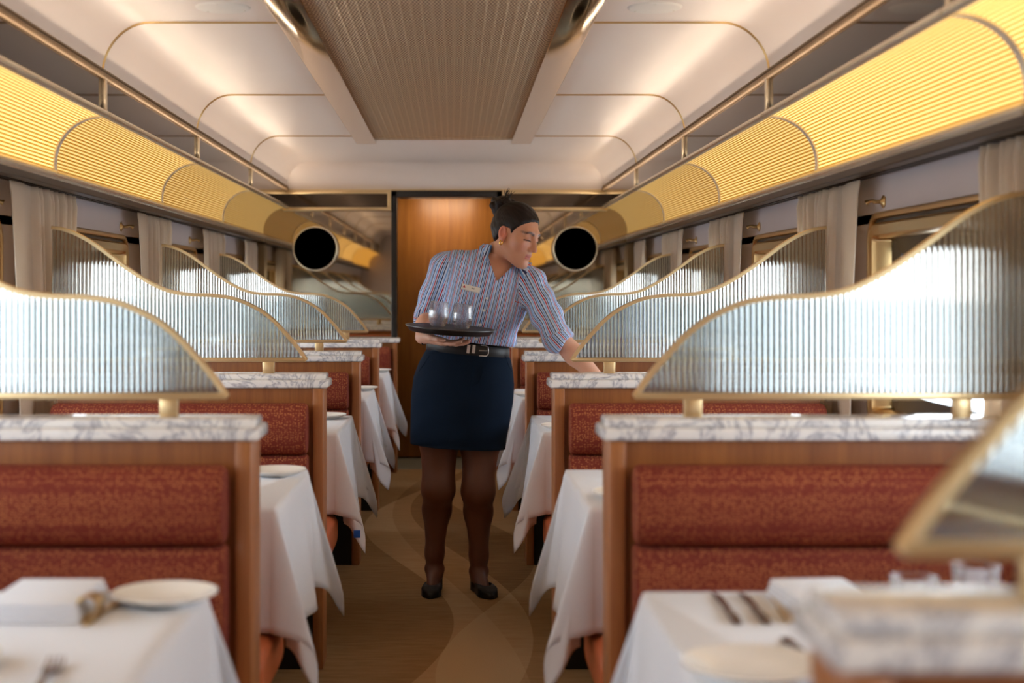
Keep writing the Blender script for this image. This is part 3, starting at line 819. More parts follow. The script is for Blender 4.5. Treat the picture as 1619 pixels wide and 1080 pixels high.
def trunk(P, grow=0., bust=1.):
    q = tor(P); z = q[:, 2]
    a = np.interp(z, TZs, TA)+grow; b = np.interp(z, TZs, TB)+grow; cx = np.interp(z, TZs, TCx)
    x = (q[:, 0]-cx); y = q[:, 1]
    k = np.sqrt((x/a)**2+(y/b)**2+1e-9); d = (k-1)*np.minimum(a, b)*.9
    d = np.maximum(d, z-.485); d = np.maximum(d, -.18-z)
    for s in (-1, 1):
        d = smin(d, ell(q, (s*.075, -.085, .225), (.078+grow, .066+grow, .075+grow)), .045)
        d = smin(d, cap(q, (s*.045, .012, .402), (s*.155, .012, .383), .048+grow, .050+grow), .03)
    return d
def armchain(P, i, g=0.): return chain(P, [sh[i], elb[i], wri[i]], [.056+g, .045+g, .030+g], .02)
NB = itor(.006, .022, .435)                      # neck base
HC = pw(815, 370.5, 5.775)                    # head centre
# head frame
yaw, pit, rol = math.radians(54), math.radians(19), math.radians(5)
Fv = np.array([math.sin(yaw)*math.cos(pit), -math.cos(yaw)*math.cos(pit), -math.sin(pit)])
Uv = np.array([math.sin(yaw)*math.sin(pit), -math.cos(yaw)*math.sin(pit), math.cos(pit)])
Lv = np.cross(Uv, Fv)                        # her left
Uv, Lv = Uv*math.cos(rol)+Lv*math.sin(rol)*1, Lv*math.cos(rol)-Uv*math.sin(rol)
HM = np.stack([Fv, Lv, Uv], 1)              # columns: forward, her left, up
HS = 1.0
def hl(P): return (P-HC)@HM/HS
def ih(f, l, u): return HC+HS*(HM@np.array([f, l, u]))
def head_sdf(P):
    q = hl(P); m = q.copy(); m[:, 1] = np.abs(m[:, 1])
    d = ell(m, (-.012, 0, .036), (.097, .074, .088))
    d = smin(d, ell(m, (.035, 0, -.030), (.060, .057, .085)), .03)
    d = smin(d, cap(m, (-.005, .050, -.050), (.070, .012, -.104), .019, .017), .03)
    d = smin(d, ell(m, (.078, 0, -.101), (.018, .020, .017)), .018)
    d = smin(d, ell(m, (.058, .040, -.022), (.024, .024, .022)), .025)
    d = smin(d, cap(m, (.082, .0, .030), (.076, .042, .028), .012, .010), .018)
    d = smax(d, -ell(m, (.104, .034, .006), (.022, .020, .013)), .016)
    d = smin(d, ell(m, (.074, .032, .004), (.0165, .0165, .0145)), .006)
    d = smin(d, cap(m, (.089, 0, .020), (.109, 0, -.030), .0075, .0095), .014)
    d = smin(d, ell(m, (.108, 0, -.034), (.0125, .0115, .0095)), .008)
    d = smin(d, ell(m, (.097, .0125, -.037), (.0105, .008, .0075)), .006)
    d = smin(d, ell(m, (.0805, 0, -.066), (.018, .024, .018)), .014)
    d = smin(d, ell(m, (.0935, 0, -.063), (.0060, .018, .0048)), .004)
    d = smin(d, ell(m, (.0915, 0, -.0740), (.0066, .0155, .0054)), .004)
    d = smax(d, -cap(m, (.1040, 0, -.0685), (.090, .022, -.0695), .0028, .0016), .0025)
    d = smax(d, -cap(m, (.110, 0, -.086), (.104, .015, -.086), .006, .004), .008)
    # ear
    er = Matrix.Rotation(math.radians(-14), 3, 'Y')
    ea = ell(m, (-.012, .077, -.008), (.0185, .0085, .032), er)
    ea = smax(ea, -ell(m, (-.009, .0835, -.004), (.0095, .0085, .0185), er), .003)
    ea = smin(ea, ell(m, (-.004, .0745, -.034), (.008, .005, .009)), .006)
    ea = smin(ea, cap(m, (.004, .073, -.006), (.001, .073, -.02), .005, .005), .004)
    d = smin(d, ea, .006)
    return d*HS
def neck_sdf(P): return smin(cap(P, ih(-.022, 0, -.055), NB+np.array([.006, .0, .02]), .050, .054), cap(P, NB+np.array([.006, .0, .02]), itor(0, .02, .36), .054, .060), .02)
def hand(P, wr, dirn, nrm, thumb, S=1., curl=(.25, .3, .35, .45), spread=.10, tcurl=.4):
    # dirn: wrist to fingers, nrm: out of the palm, thumb: sideways direction of the thumb
    d0 = np.array(dirn, float); d0 /= np.linalg.norm(d0); n0 = np.array(nrm, float); n0 -= d0*(n0@d0); n0 /= np.linalg.norm(n0)
    s0 = np.cross(d0, n0); s0 *= np.sign(s0@np.array(thumb, float))
    pt = lambda a, b, c: wr+S*(d0*a+s0*b+n0*c)
    r = None
    bases = [(.088, .030), (.094, .009), (.090, -.012), (.080, -.031)]
    for b in bases:
        c = cap(P, pt(.012, b[1]*.55, 0), pt(b[0], b[1], 0), .0165*S, .0125*S); r = c if r is None else smin(r, c, .012)
    r = smin(r, cap(P, pt(.02, .022, .008), pt(.05, .036, .010), .017*S, .013*S), .015)
    lens = [(.038, .024, .019), (.043, .028, .020), (.040, .026, .020), (.031, .019, .018)]
    for (ba, bb), L, cu, k in zip(bases, lens, curl, range(4)):
        p = pt(ba, bb, 0); a = cu*.6; sd = spread*(1.5-k)
        for j, l in enumerate(L):
            v = d0*math.cos(a)*math.cos(sd)+s0*math.sin(sd)*math.cos(a)+n0*math.sin(a); e = p+v*l*S
            r = smin(r, cap(P, p, e, (.0092-.0009*j)*S, (.0086-.0011*j)*S), .004); p = e; a += cu
    p = pt(.03, .034, .010); a = .75
    for j, l in enumerate((.036, .030, .022)):
        v = d0*math.cos(a)+s0*math.sin(a)*(1-.3*j)+n0*tcurl*(j+.3)*.5; v /= np.linalg.norm(v); e = p+v*l*S
        r = smin(r, cap(P, p, e, (.0115-.0012*j)*S, (.0105-.0014*j)*S), .005); p = e; a -= .3
    return r
HR = dict(wr=wri[0], S=1.10, dirn=(.90, -.30, -.20), nrm=(.14, -.05, 1), thumb=(.2, -1, .0), curl=(.2, .18, .2, .24), spread=.14, tcurl=.1)
HLd = wri[1]-elb[1]; HLd = HLd/np.linalg.norm(HLd)
HL = dict(wr=wri[1]+HLd*.004, dirn=HLd+np.array([.1, -.1, -.15]), nrm=(-.5, .1, -.8), thumb=(-.2, -1, .2), curl=(.35, .4, .45, .5), spread=.07)
def leg_sdf(P, i):
    o = -1 if i == 0 else 1
    mid = knee[i]*.60+ank[i]*.40+np.array([0, .030, .03]); th = hip[i]*.5+knee[i]*.5+np.array([0, -.012, 0])
    d = chain(P, [hip[i], th, knee[i]], [.085, .081, .064], .03)
    d = smin(d, ell(P, knee[i]+np.array([0, -.012, .0]), (.054, .054, .064)), .04)
    d = smin(d, chain(P, [knee[i]+np.array([0, .01, -.03]), mid, ank[i]+np.array([0, .0, .05]), ank[i]], [.060, .057, .036, .034], .03), .04)
    f = (toe[i]-heel[i]); f = f/np.linalg.norm(f)
    d = smin(d, cap(P, ank[i]+np.array([0, .012, -.02]), heel[i]-f*(-.03)+np.array([0, 0, .036]), .034, .030), .02)
    d = smin(d, cap(P, ank[i]+np.array([0, -.012, -.035]), toe[i]-f*.05+np.array([0, 0, .026]), .034, .024), .025)
    for s in (-1, 1): d = smin(d, ell(P, ank[i]+np.array([s*.030, .0, -.015]), (.011, .014, .014)), .012)
    return d

# --- materials of the figure
def mk_skin():
    t = NT('skin'); at = t.add('ShaderNodeAttribute', attribute_name='tint')
    n = t.noise(t.obj(), 60, 3)
    c = t.mix(t.math('MULTIPLY', n, .12), at.outputs['Color'], lin((150, 84, 62)))
    t.P(Base_Color=c, Roughness=.46); t.b.inputs['Subsurface Weight'].default_value = .08; t.b.inputs['Subsurface Radius'].default_value = (.012, .005, .003); t.b.inputs['Subsurface Scale'].default_value = .3
    return t.m
M['skin'] = mk_skin()
def mk_shirt():
    t = NT('striped_cotton'); at = t.add('ShaderNodeAttribute', attribute_name='stripe'); f = t.math('FRACT', t.math('MULTIPLY', at.outputs['Fac'], 1/.035))
    W_ = lin((206, 220, 246)); B_ = lin((118, 170, 230)); N_ = lin((28, 36, 92)); R_ = lin((188, 30, 52))
    st_ = [(.0, N_), (.10, W_), (.17, B_), (.29, W_), (.36, N_), (.46, W_), (.55, R_), (.66, W_), (.73, B_), (.84, W_)]
    c = t.ramp(f, st_, 'CONSTANT')
    t.P(Base_Color=c, Roughness=.75); t.bump(t.noise(t.obj(), 300, 2), .08, .001); return t.m
M['shirt'] = mk_shirt()
def mk_skirt():
    t = NT('navy_twill'); n = t.noise(t.obj((1, 1, .35)), 14, 4); f = t.noise(t.obj(), 480, 2)
    c = t.mix(n, lin((7, 15, 28)), lin((12, 28, 46))); c = t.mix(t.math('MULTIPLY', f, .3), c, lin((20, 46, 70)))
    t.P(Base_Color=c, Roughness=.9); t.b.inputs['Specular IOR Level'].default_value = .15; t.bump(f, .2, .001); return t.m
M['skirt'] = mk_skirt()
def mk_hair():
    t = NT('dark_brown_hair'); at = t.add('ShaderNodeAttribute', attribute_name='strand'); f = at.outputs['Fac']
    n = t.add('ShaderNodeTexNoise', noise_dimensions='1D'); t.l.new(t.math('MULTIPLY', f, 160.0), n.inputs['W']); n.inputs['Detail'].default_value = 3; n.inputs['Scale'].default_value = 1
    c = t.ramp(n.outputs[0], [(.3, lin((9, 5, 4))), (.7, lin((34, 18, 13)))])
    t.P(Base_Color=c, Roughness=.5); t.b.inputs['Specular IOR Level'].default_value = .3; t.bump(n.outputs[0], .35, .003); return t.m
M['hair'] = mk_hair()
M['belt'] = simple('black_leather', (15, 13, 15), .5)
M['shoe'] = simple('black_shoe_leather', (10, 9, 10), .55)
M['badge'] = simple('white_badge', (228, 226, 224), .4)
M['badge_red'] = simple('badge_red_mark', (190, 44, 60), .5)
M['badge_ink'] = simple('badge_ink', (50, 50, 60), .5)
M['button'] = simple('pearl_button', (226, 228, 236), .3)
M['tray'] = simple('black_tray', (22, 22, 25), .42)
M['earring'] = simple('gold_earring', (226, 176, 84), .2, 1)

PX = pw(728, 800, 5.9)
person = thing('person', 'woman in striped shirt and navy skirt holding a tray and leaning over a table', 'person', (PX[0], 5.92, 0))
def rel(V): return V-np.array([PX[0], 5.92, 0])

# --- body: head, neck, chest, arms, hands, legs and feet as one skin
SK = np.array(lin((206, 148, 116))[:3]); TI = np.array(lin((104, 64, 44))[:3]); HAND = np.array(lin((222, 172, 146))[:3])
def fold(P, a):
    q = tor(P); x, y, z = q[:, 0], q[:, 1], q[:, 2]
    n = np.sin(38*z+26*x+3*np.sin(9*x+4*y))*.5+np.sin(61*z-33*x+2.2*np.sin(14*z))*.3+np.sin(24*x+13*z+1.7)*.4
    return a*n*(.45+.55*sstep(.30, .05, z))
cuf = [elb[0]*.80+wri[0]*.20, elb[1]*.86+wri[1]*.14]
def sleeve(P, i, g=0.):
    up = sh[i]*.45+elb[i]*.55
    d = chain(P, [sh[i], up, elb[i], cuf[i]], [.070+g, .060+g, .0545+g, .055+g], .03)
    ax = (cuf[i]-elb[i]); ax /= np.linalg.norm(ax)
    t = (P-cuf[i])@ax
    roll = cap(P, cuf[i]-ax*.034, cuf[i]-ax*.006, .0575+g, .0575+g)
    d = smin(d, roll, .006)
    return np.maximum(d, t), t
def neckhole(P):
    q = tor(P)
    y0 = -.045-.0*q[:, 2]
    w = np.interp(q[:, 2], [.34, .352, .39, .44, .50], [-.03, .0, .025, .056, .07])
    front = np.maximum(np.abs(q[:, 0]-.027)-w, q[:, 1]-.0)
    top = cap(P, itor(.010, .016, .425), itor(.034, .0, .56), .061, .074)
    return front, top
def shirt_sdf(P, solid=False):
    body = trunk(P, .006)
    w = []
    sl = [sleeve(P, 0), sleeve(P, 1)]
    d = body
    for s, t in sl:
        u = np.clip(np.minimum(1, np.abs(t)/.2), 0, 1)
        s = s+.0030*np.sin(70*t+18*P[:, 0]+9*P[:, 2])*sstep(.0, -.05, t)*np.where(t < -.045, 1, 0)
        d = smin(d, s, .022)
    d = d+fold(P, .0062)
    wl = 1.044-(P[:, 0]-.058)*math.tan(math.radians(6.5))-P[:, 2]          # >0 below the belt line
    d = d-.006*sstep(-.06, -.012, wl)*sstep(.012, -.012, wl)              # blouse over the waistband
    d = np.maximum(d, wl)
    if solid: return d
    fr, tp = neckhole(P)
    d = np.maximum(d, -np.maximum(fr, -(body+.020)))
    d = smax(d, -tp, .004)
    return d
parts = []
def addpart(f, lo, hi, h, colf):
    V, Q = surf(f, lo, hi, h); parts.append((V, Q, colf(V)))
def face_col(V):
    q = hl(V); m = q.copy(); m[:, 1] = np.abs(m[:, 1]); c = np.tile(SK, (len(V), 1))
    def blend(wt, col): c[:] = c*(1-wt[:, None])+np.array(lin(col)[:3])*wt[:, None]
    ck = np.exp(-(((m[:, 1]-.044)/.020)**2+((m[:, 2]+.03)/.022)**2))*(m[:, 0] > .03); blend(ck*.35, (214, 124, 104))
    blend(np.exp(-(((m[:, 1])/.013)**2+((m[:, 2]+.034)/.010)**2))*(m[:, 0] > .09)*.3, (216, 130, 108))
    lp = sstep(.0225, .018, m[:, 1])*sstep(.0115, .0085, np.abs(m[:, 2]+.0685-.0012))*(m[:, 0] > .085); blend(lp*.8, (186, 98, 92))
    bz = .0225+.007*np.clip((m[:, 1]-.012)/.024, 0, 1)-.006*np.clip((m[:, 1]-.040)/.016, 0, 1)
    br = sstep(.0048, .0026, np.abs(m[:, 2]-bz)-.0012)*sstep(.010, .015, m[:, 1])*sstep(.060, .050, m[:, 1])*(m[:, 0] > .03); blend(br*.88, (52, 32, 24))
    lz = -.002-.003*((m[:, 1]-.034)/.018)**2
    la = sstep(.0036, .0020, np.abs(m[:, 2]-lz))*sstep(.0200, .0165, np.abs(m[:, 1]-.0335))*(m[:, 0] > .05); blend(la*.95, (26, 16, 14))
    ld = np.exp(-(((m[:, 1]-.032)/.016)**2+((m[:, 2]-.008)/.007)**2))*(m[:, 0] > .05); blend(ld*.25, (150, 92, 74))
    ear = sstep(.070, .076, m[:, 1]); blend(ear*.5, (222, 116, 100))
    return c
hi_h = .0024
addpart(lambda P: smin(head_sdf(P), np.maximum(neck_sdf(P), np.where(tor(P)[:, 2] < .42, shirt_sdf(P, True)+.006, -1)), .022), HC-np.array([.16, .16, .20]), HC+np.array([.16, .16, .16]), hi_h, face_col)
flat = lambda col: (lambda V: np.tile(col, (len(V), 1)))
def upper(P):
    d = np.maximum(trunk(P, -.008), shirt_sdf(P, True)+.007)
    d = smin(d, np.maximum(neck_sdf(P), np.where(tor(P)[:, 2] < .40, shirt_sdf(P, True)+.006, -1)), .012)
    return np.maximum(d, OP[2]-.20-P[:, 2])
addpart(lambda P: np.maximum(upper(P), P[:, 2]-(HC[2]-.075)), (-.30, 5.5, .80), (.68, 6.12, 1.50), .007, flat(SK))
def forearm(i, H):
    a = elb[i]+(wri[i]-elb[i])*-.05
    return lambda P: smin(chain(P, [a, elb[i]*.6+wri[i]*.4, wri[i]], [.042, .040, .027], .02), hand(P, **H), .014)
def box_of(pts, g):
    pts = np.array(pts); return pts.min(0)-g, pts.max(0)+g
lo, hi = box_of([elb[0], wri[0], wri[0]+np.array([.18, -.05, 0])], .075); addpart(forearm(0, HR), lo, hi, .0028, flat(HAND))
lo, hi = box_of([elb[1], wri[1], wri[1]+HLd*.17], .075); addpart(forearm(1, HL), lo, hi, .003, flat(HAND*.9+SK*.1))
for i in (0, 1):
    def legcol(V): return np.tile(TI, (len(V), 1))
    lo, hi = box_of([hip[i], ank[i], toe[i], heel[i]], .10); lo[2] = .002; hi[2] = .80
    addpart(lambda P: leg_sdf(P, i), lo, hi, .0055, legcol)
Vs = []; Qs = []; Cs = []; off = 0
for V, Q, c in parts: Vs.append(rel(V)); Qs.append(Q+off); Cs.append(c); off += len(V)
npmesh('body', np.concatenate(Vs), np.concatenate(Qs), M['skin'], person, np.concatenate(Cs), relax=1)

# --- hair
def hairline(f, l):   # lowest u that carries hair
    return np.interp(f, [-.10, -.065, -.045, -.028, -.008, .012, .022, .034, .050, .070, .086, .10], [-.060, -.062, -.045, -.012, .016, .016, -.006, .022, .044, .066, .079, .085])
def hair_sdf(P):
    q = hl(P); g = .007+.004*np.sin(q[:, 2]*20+1)
    d = ell(q, (-.013, 0, .037), (.0985+.0025, .0745+.004, .0885+.004))
    d = smin(d, cap(q, (-.06, .0, .0), (-.055, 0, -.045), .052, .030), .02)
    d = smin(d, cap(q, (-.03, .05, .0), (-.05, .03, -.03), .022, .022), .02); d = smin(d, cap(q, (-.03, -.05, .0), (-.05, -.03, -.03), .022, .022), .02)
    nz = .0011*np.sin(q[:, 1]*260+q[:, 2]*40)*np.sin(q[:, 2]*190-q[:, 1]*60)
    d = d+nz-.002
    cut = (hairline(q[:, 0], q[:, 1])-q[:, 2])*.7
    return smax(d, cut, .016)*HS
BU = np.array([-.112, .014, .082])
def strand_attr(V, bun=False):
    q = hl(V)-BU; return np.arctan2(q[:, 1], q[:, 0]+.0)*.1*1.2+np.arctan2(q[:, 2], np.abs(q[:, 0])+.02)*.12
V, Q = surf(hair_sdf, HC-np.array([.17, .17, .15]), HC+np.array([.17, .17, .17]), .003)
hair = npmesh('hair', rel(V), Q, M['hair'], person, relax=1, attr={'strand': strand_attr(V)})
def bun_sdf(P):
    q = hl(P)-BU; d = ell(q, (0, 0, 0), (.042, .048, .048))
    r2 = random.Random(5)
    for k in range(9):
        a = k*2.4; e = r2.uniform(-.9, .9); c = np.array([math.cos(a)*math.cos(e), math.sin(a)*math.cos(e), math.sin(e)])*.040
        d = smin(d, ell(q, c, (.020, .020, .016)), .007)
    d = smin(d, cap(q, (.01, 0, -.01), (.05, 0, -.035), .03, .032), .015)
    return (d+.0022*np.sin(q[:, 0]*210+q[:, 2]*90)*np.sin(q[:, 1]*170+q[:, 2]*120))*HS
BW = ih(*BU); V, Q = surf(bun_sdf, BW-.11, BW+.11, .003)
q = hl(V)-BU
npmesh('hair_bun', rel(V), Q, M['hair'], person, relax=1, attr={'strand': q[:, 0]*1.5+q[:, 2]*2.2+np.sin(q[:, 1]*60)*.1})
m = MB(); r2 = random.Random(3)
for k in range(11):
    b = BU+np.array([r2.uniform(-.012, .014), r2.uniform(-.012, .012), .032]); v = np.array([r2.uniform(-.25, .35), r2.uniform(-.25, .25), 1.]); L = r2.uniform(.035, .055)
    pts = [rel(ih(*(b+v*L*t+np.array([.006*math.sin(3*t+k), 0, 0])))) for t in (0, .35, .7, 1)]
    m.tube(pts, [.0022, .002, .0014, .0006], 5)
o = m.obj('hair_tuft', M['hair'], person)
for s, nm in ((-1, 'right'), (1, 'left')):
    c = ih(-.004, s*.079, -.043); m = MB()
    rot = Matrix.Rotation(.5, 3, 'Z')
    m.tube([rel(c+np.array([.0052*math.cos(2*PI*k/20), .0, .0075*math.sin(2*PI*k/20)-.003])) for k in range(21)], .0030, 8); m.obj('earring', M['earring'], person)

# --- shirt
V, Q = surf(shirt_sdf, (-.30, 5.5, .94), (.62, 6.13, 1.48), .0042)
q = tor(V); stripe = q[:, 0]+.012*np.sin(q[:, 2]*9)
front = q[:, 1] < 0
stripe = np.where(np.abs(q[:, 0]) < .30, q[:, 0]*(1+.25*np.clip(np.abs(q[:, 0])/.16, 0, 1)), q[:, 0])
dtr = trunk(V, .006)
for i in (0, 1):
    s, t = sleeve(V, i); a = sh[i]; b = elb[i]; dd = (b-a)/np.linalg.norm(b-a)
    e2 = (cuf[i]-b); e2 /= np.linalg.norm(e2); low = ((V-b)@dd) > .0
    A = np.where(low[:, None], e2, dd); base = np.where(low[:, None], b, a)
    r_ = V-base; r_ -= A*np.sum(r_*A, 1)[:, None]
    y_ = np.array([0, -1., 0]); n1 = y_-A*(A@y_)[:, None]; n1 /= np.linalg.norm(n1, axis=1)[:, None]; n2 = np.cross(A, n1)
    ang = np.arctan2(np.sum(r_*n2, 1), np.sum(r_*n1, 1))
    on = (s < dtr+.004)
    stripe = np.where(on, ang*.058, stripe)
shirt = npmesh('shirt', rel(V), Q, M['shirt'], person, relax=1, attr={'stripe': stripe})
# collar: two leaves folded out around the open neck, lying on the shirt
def surfz(x, y):
    zs = np.linspace(.54, .25, 150); d = shirt_sdf(np.array([itor(x, y, z) for z in zs]), True); k = int(np.argmax(d < 0)); return zs[k]
def collar(side):
    m = MB(); N = 26; K = 8; rows = []
    for k in range(N+1):
        u = k/N; a = PI/2-side*u*2.30; a = PI/2-u*2.30
        cx, cy = .012+.012*u, .018-.010*u; r = .063+.004*u
        dx, dy = side*math.cos(a), math.sin(a)
        zt = .508-.060*u**1.4
        row = [(cx+dx*(r-.004), cy+dy*(r-.004), zt-.026), (cx+dx*(r-.001), cy+dy*(r-.001), zt-.004)]
        a2 = a-.20*u; ox, oy = side*math.cos(a2), math.sin(a2); wd = .040+.016*u**2+.012*max(0, (u-.8)/.2)
        for j in range(1, K+1):
            t = j/K; x, y = cx+dx*r*(1-t)+t*(cx+ox*(r+wd)), cy+dy*r*(1-t)+t*(cy+oy*(r+wd))
            zc = zt-(.050+.012*u)*t**1.6+.003*math.sin(PI*min(1, t*2)); row.append((x, y, max(zc, surfz(x, y)+.0045+.005*t)))
        rows.append([rel(itor(*p)) for p in row])
    m.rings(rows, close=False, caps=(False, False))
    o = m.obj('collar', M['shirt'], shirt, ang=180)
    n_ = len(o.data.vertices); st_ = np.array([k//(K+2) for k in range(n_)])/N*.15
    at = o.data.attributes.new('stripe', 'FLOAT', 'POINT'); at.data.foreach_set('value', st_.astype(np.float32))
    so = o.modifiers.new('t', 'SOLIDIFY'); so.thickness = .003; so.offset = 0
for s in (-1, 1): collar(s)
def onfront(x, z, lift=.0):
    # point on the front of the shirt in trunk coordinates
    y = -.25
    ys = np.linspace(-.30, .0, 240); pts = np.array([itor(x, yy, z) for yy in ys]); d = shirt_sdf(pts)
    k = int(np.argmax(d < 0)); return itor(x, ys[k]-lift, z)
for z in (.275, .225, .165, .105):
    c = rel(onfront(.006, z, .001)); m = MB(); m.lathe([(0, .0018), (.0045, .0018), (.0055, .0005), (.0055, -.001)], 14, c, Matrix.Rotation(PI/2, 4, 'X')); m.obj('button', M['button'], shirt)
# name badge and embroidered mark, placed by where the photo shows them
def shirt_at(px, py):
    ds = np.linspace(5.45, 6.1, 900); pts = np.array([pw(px, py, d) for d in ds]); f = shirt_sdf(pts); k = int(np.argmax(f < 0)); return pts[k]
def plaque(px, py, w, h, rot, th, lift):
    c = shirt_at(px, py); a = shirt_at(px-8, py); b = shirt_at(px+8, py); e = shirt_at(px, py-6); g_ = shirt_at(px, py+6)
    ux = b-a; ux /= np.linalg.norm(ux); uz = e-g_; n = np.cross(ux, uz); n /= np.linalg.norm(n); n *= -np.sign(n[1]); uz = np.cross(ux, n)*-1; uz *= np.sign(uz[2])
    ux2 = ux*math.cos(rot)+uz*math.sin(rot); uz2 = uz*math.cos(rot)-ux*math.sin(rot)
    def T(x, z, y=0): return rel(c+n*(lift+y))+ux2*x+uz2*z
    return T
def slab(m, T, pts, y0, y1): m.rings([[T(x, z, y0) for x, z in pts], [T(x, z, y1) for x, z in pts]])
T = plaque(744, 457, 0, 0, math.radians(-16), 0, .006)
m = MB(); slab(m, T, [(-.037, -.0115), (.037, -.0115), (.038, -.0105), (.038, .0105), (.037, .0115), (-.037, .0115), (-.038, .0105), (-.038, -.0105)], -.006, .002); bd = m.obj('name_badge', M['badge'], person)
m = MB(); slab(m, T, [(-.033, -.005), (-.021, -.005), (-.023, .0), (-.027, .006), (-.030, .001)], .002, .0026); m.obj('badge_emblem', M['badge_red'], bd)
m = MB()
xs = .004
for k, (wd, hh) in enumerate(((.002, .006), (.002, .004), (.0022, .004), (.002, .0055))):
    slab(m, T, [(xs, -.002), (xs+wd, -.002), (xs+wd, -.002+hh), (xs, -.002+hh)], .002, .0026); xs += wd+.0011
m.obj('badge_lettering', M['badge_ink'], bd)
T = plaque(818, 478, 0, 0, math.radians(-4), 0, .0035)
m = MB(); slab(m, T, [(-.013, .004), (-.008, .001), (-.002, -.003), (.004, -.0012), (.012, -.001), (.004, .0008), (-.003, .0008), (-.009, .0036), (-.012, .007)], -.002, .0008); e = m.obj('embroidered_mark', M['badge_red'], shirt); e['label'] = 'small red embroidered mark on the chest'

# --- skirt, belt
ST = math.radians(5.5)
def ring_pts(cx, cy, cz, a, b, n, tilt, wob=0., ph=0., e=.92):
    out = []
    for k in range(n):
        t = 2*PI*k/n; c_, s_ = math.cos(t), math.sin(t)
        x = a*math.copysign(abs(c_)**e, c_); y = b*math.copysign(abs(s_)**e, s_); r = 1+wob*math.sin(5*t+ph)+wob*.6*math.sin(9*t-ph)
        out.append(rel(np.array([cx+x*r, cy+y*r, cz-x*math.tan(tilt)])))
    return out
def sil(yp, xl, xr, b, d=5.93):
    l, r_ = pw(xl, yp, d), pw(xr, yp, d); return ((l[0]+r_[0])/2, (r_[0]-l[0])/2, l[2], b)
SKR = [(556, 675.5, 804.5, .126), (564, 671, 808, .133), (580, 662, 811, .146), (602, 654, 813, .156), (630, 650, 811, .160), (660, 649, 806, .160), (685, 648.5, 801, .159), (700, 648.5, 799, .158), (705, 648.5, 798.5, .158)]
rows = []; N = 72
fine = []
for i in range(len(SKR)-1):
    for k in range(4): u = k/4; fine.append([SKR[i][j]*(1-u)+SKR[i+1][j]*u for j in range(4)])
fine.append(list(SKR[-1]))
for i, (yp, xl, xr, b) in enumerate(fine):
    cx, a, z, b = sil(yp, xl, xr, b); wob = .002+.007*max(0, (i-2)/len(fine))
    r = ring_pts(cx, 5.935, z, a, b, N, ST*(1-.35*i/len(fine)), wob, .9+i*.05)
    rows.append([p+np.array([0, .0025*math.sin(i*.9+2*math.sin(.16*k)+.35*k)*(1 if p[1] < 0 else .4), .0]) for k, p in enumerate(r)])
m = MB(); m.rings(rows, True, (False, False)); skirt = m.obj('skirt', M['skirt'], person, ang=180)
so = skirt.modifiers.new('t', 'SOLIDIFY'); so.thickness = .004; so.offset = -1
def skirt_at(px, py):
    best = None
    for row in rows:
        for p in row:
            if p[1] > .02: continue
            w_ = p+np.array([PX[0], 5.92, 0]); x = 717.5+w_[0]*F/w_[1]; y = 462-(w_[2]-CAMZ)*F/w_[1]; dd = (x-px)**2+(y-py)**2
            if best is None or dd < best[0]: best = (dd, p, w_[1])
    return rel(pw(px, py, best[2]-.004))
def seam(name, pts, r=.0016):
    m = MB(); m.tube([skirt_at(*p) for p in pts], r, 6); m.obj(name, M['skirt'], skirt)
seam('front_seam', [(749, 575), (746, 600), (742, 640), (741, 670), (740, 700)])
seam('fly_stitching', [(765, 568), (763, 590), (757, 606), (747, 612)])
seam('pocket_edge', [(679, 562), (671, 575), (662, 588), (656, 594)])
seam('pocket_edge', [(798, 562), (803, 575), (809, 588)])
seam('hem_stitching', [(650, 690), (680, 692), (715, 697), (750, 701), (797, 702)])
m = MB(); br = []
for yp, g_ in ((539, .001), (540, .004), (556.5, .0050), (558, .001)):
    cx, a, z, b = sil(yp+3.0, 675.5, 804, .124); br.append(ring_pts(cx, 5.935, z, a+g_, b+g_, 72, math.radians(6.5)))
m.rings(br, True, (False, False)); belt = m.obj('belt', M['belt'], person, ang=180); so = belt.modifiers.new('t', 'SOLIDIFY'); so.thickness = .004; so.offset = -1
def belt_at(px, py, lift=.0):
    ds = 5.935-.124-.004; x = (px-717.5)*ds/F; cx, a, z, b = sil(550, 675.5, 804, .124)
    u = np.clip((x-cx)/a, -1, 1); y = 5.935-(b+.006)*(1-abs(u)**2.17)**(1/2.17)-lift
    return rel(pw(px, py, y))
bk = [(760, 546), (768, 546.5), (771.5, 549), (772, 559), (769, 563), (757, 562.5)]
m = MB(); m.tube([belt_at(x, y, .004) for x, y in bk], .0024, 8); m.obj('buckle', M['buckle'], belt)
m = MB(); m.tube([belt_at(757, 554.5, .004), belt_at(770, 554.8, .005)], .0017, 8); m.obj('buckle_prong', M['buckle'], belt)
for x in (740.5, 749):
    m = MB(); p0, p1 = belt_at(x+.8, 545.5, .003), belt_at(x-.8, 558.5, .003)
    w_ = np.array([.0062, 0, -.0006]); n_ = np.array([0, -.003, 0]); m.rings([[p0-w_, p0+w_, p0+w_+n_, p0-w_+n_], [p1-w_, p1+w_, p1+w_+n_, p1-w_+n_]]); m.obj('belt_keeper', M['buckle'], belt)
m = MB(); ax = (wri[0]-elb[0]); c = wri[0]+np.array([.012, -.0, -.002]); dn = np.array(HR['dirn']); dn = dn/np.linalg.norm(dn); e1 = np.cross(dn, [0, 0, 1.]); e1 /= np.linalg.norm(e1); e2 = np.cross(e1, dn)
m.tube([rel(c+e1*.034*math.cos(2*PI*k/28)+e2*.029*math.sin(2*PI*k/28)) for k in range(29)], .0026, 6); m.obj('wristband', M['belt'], person)

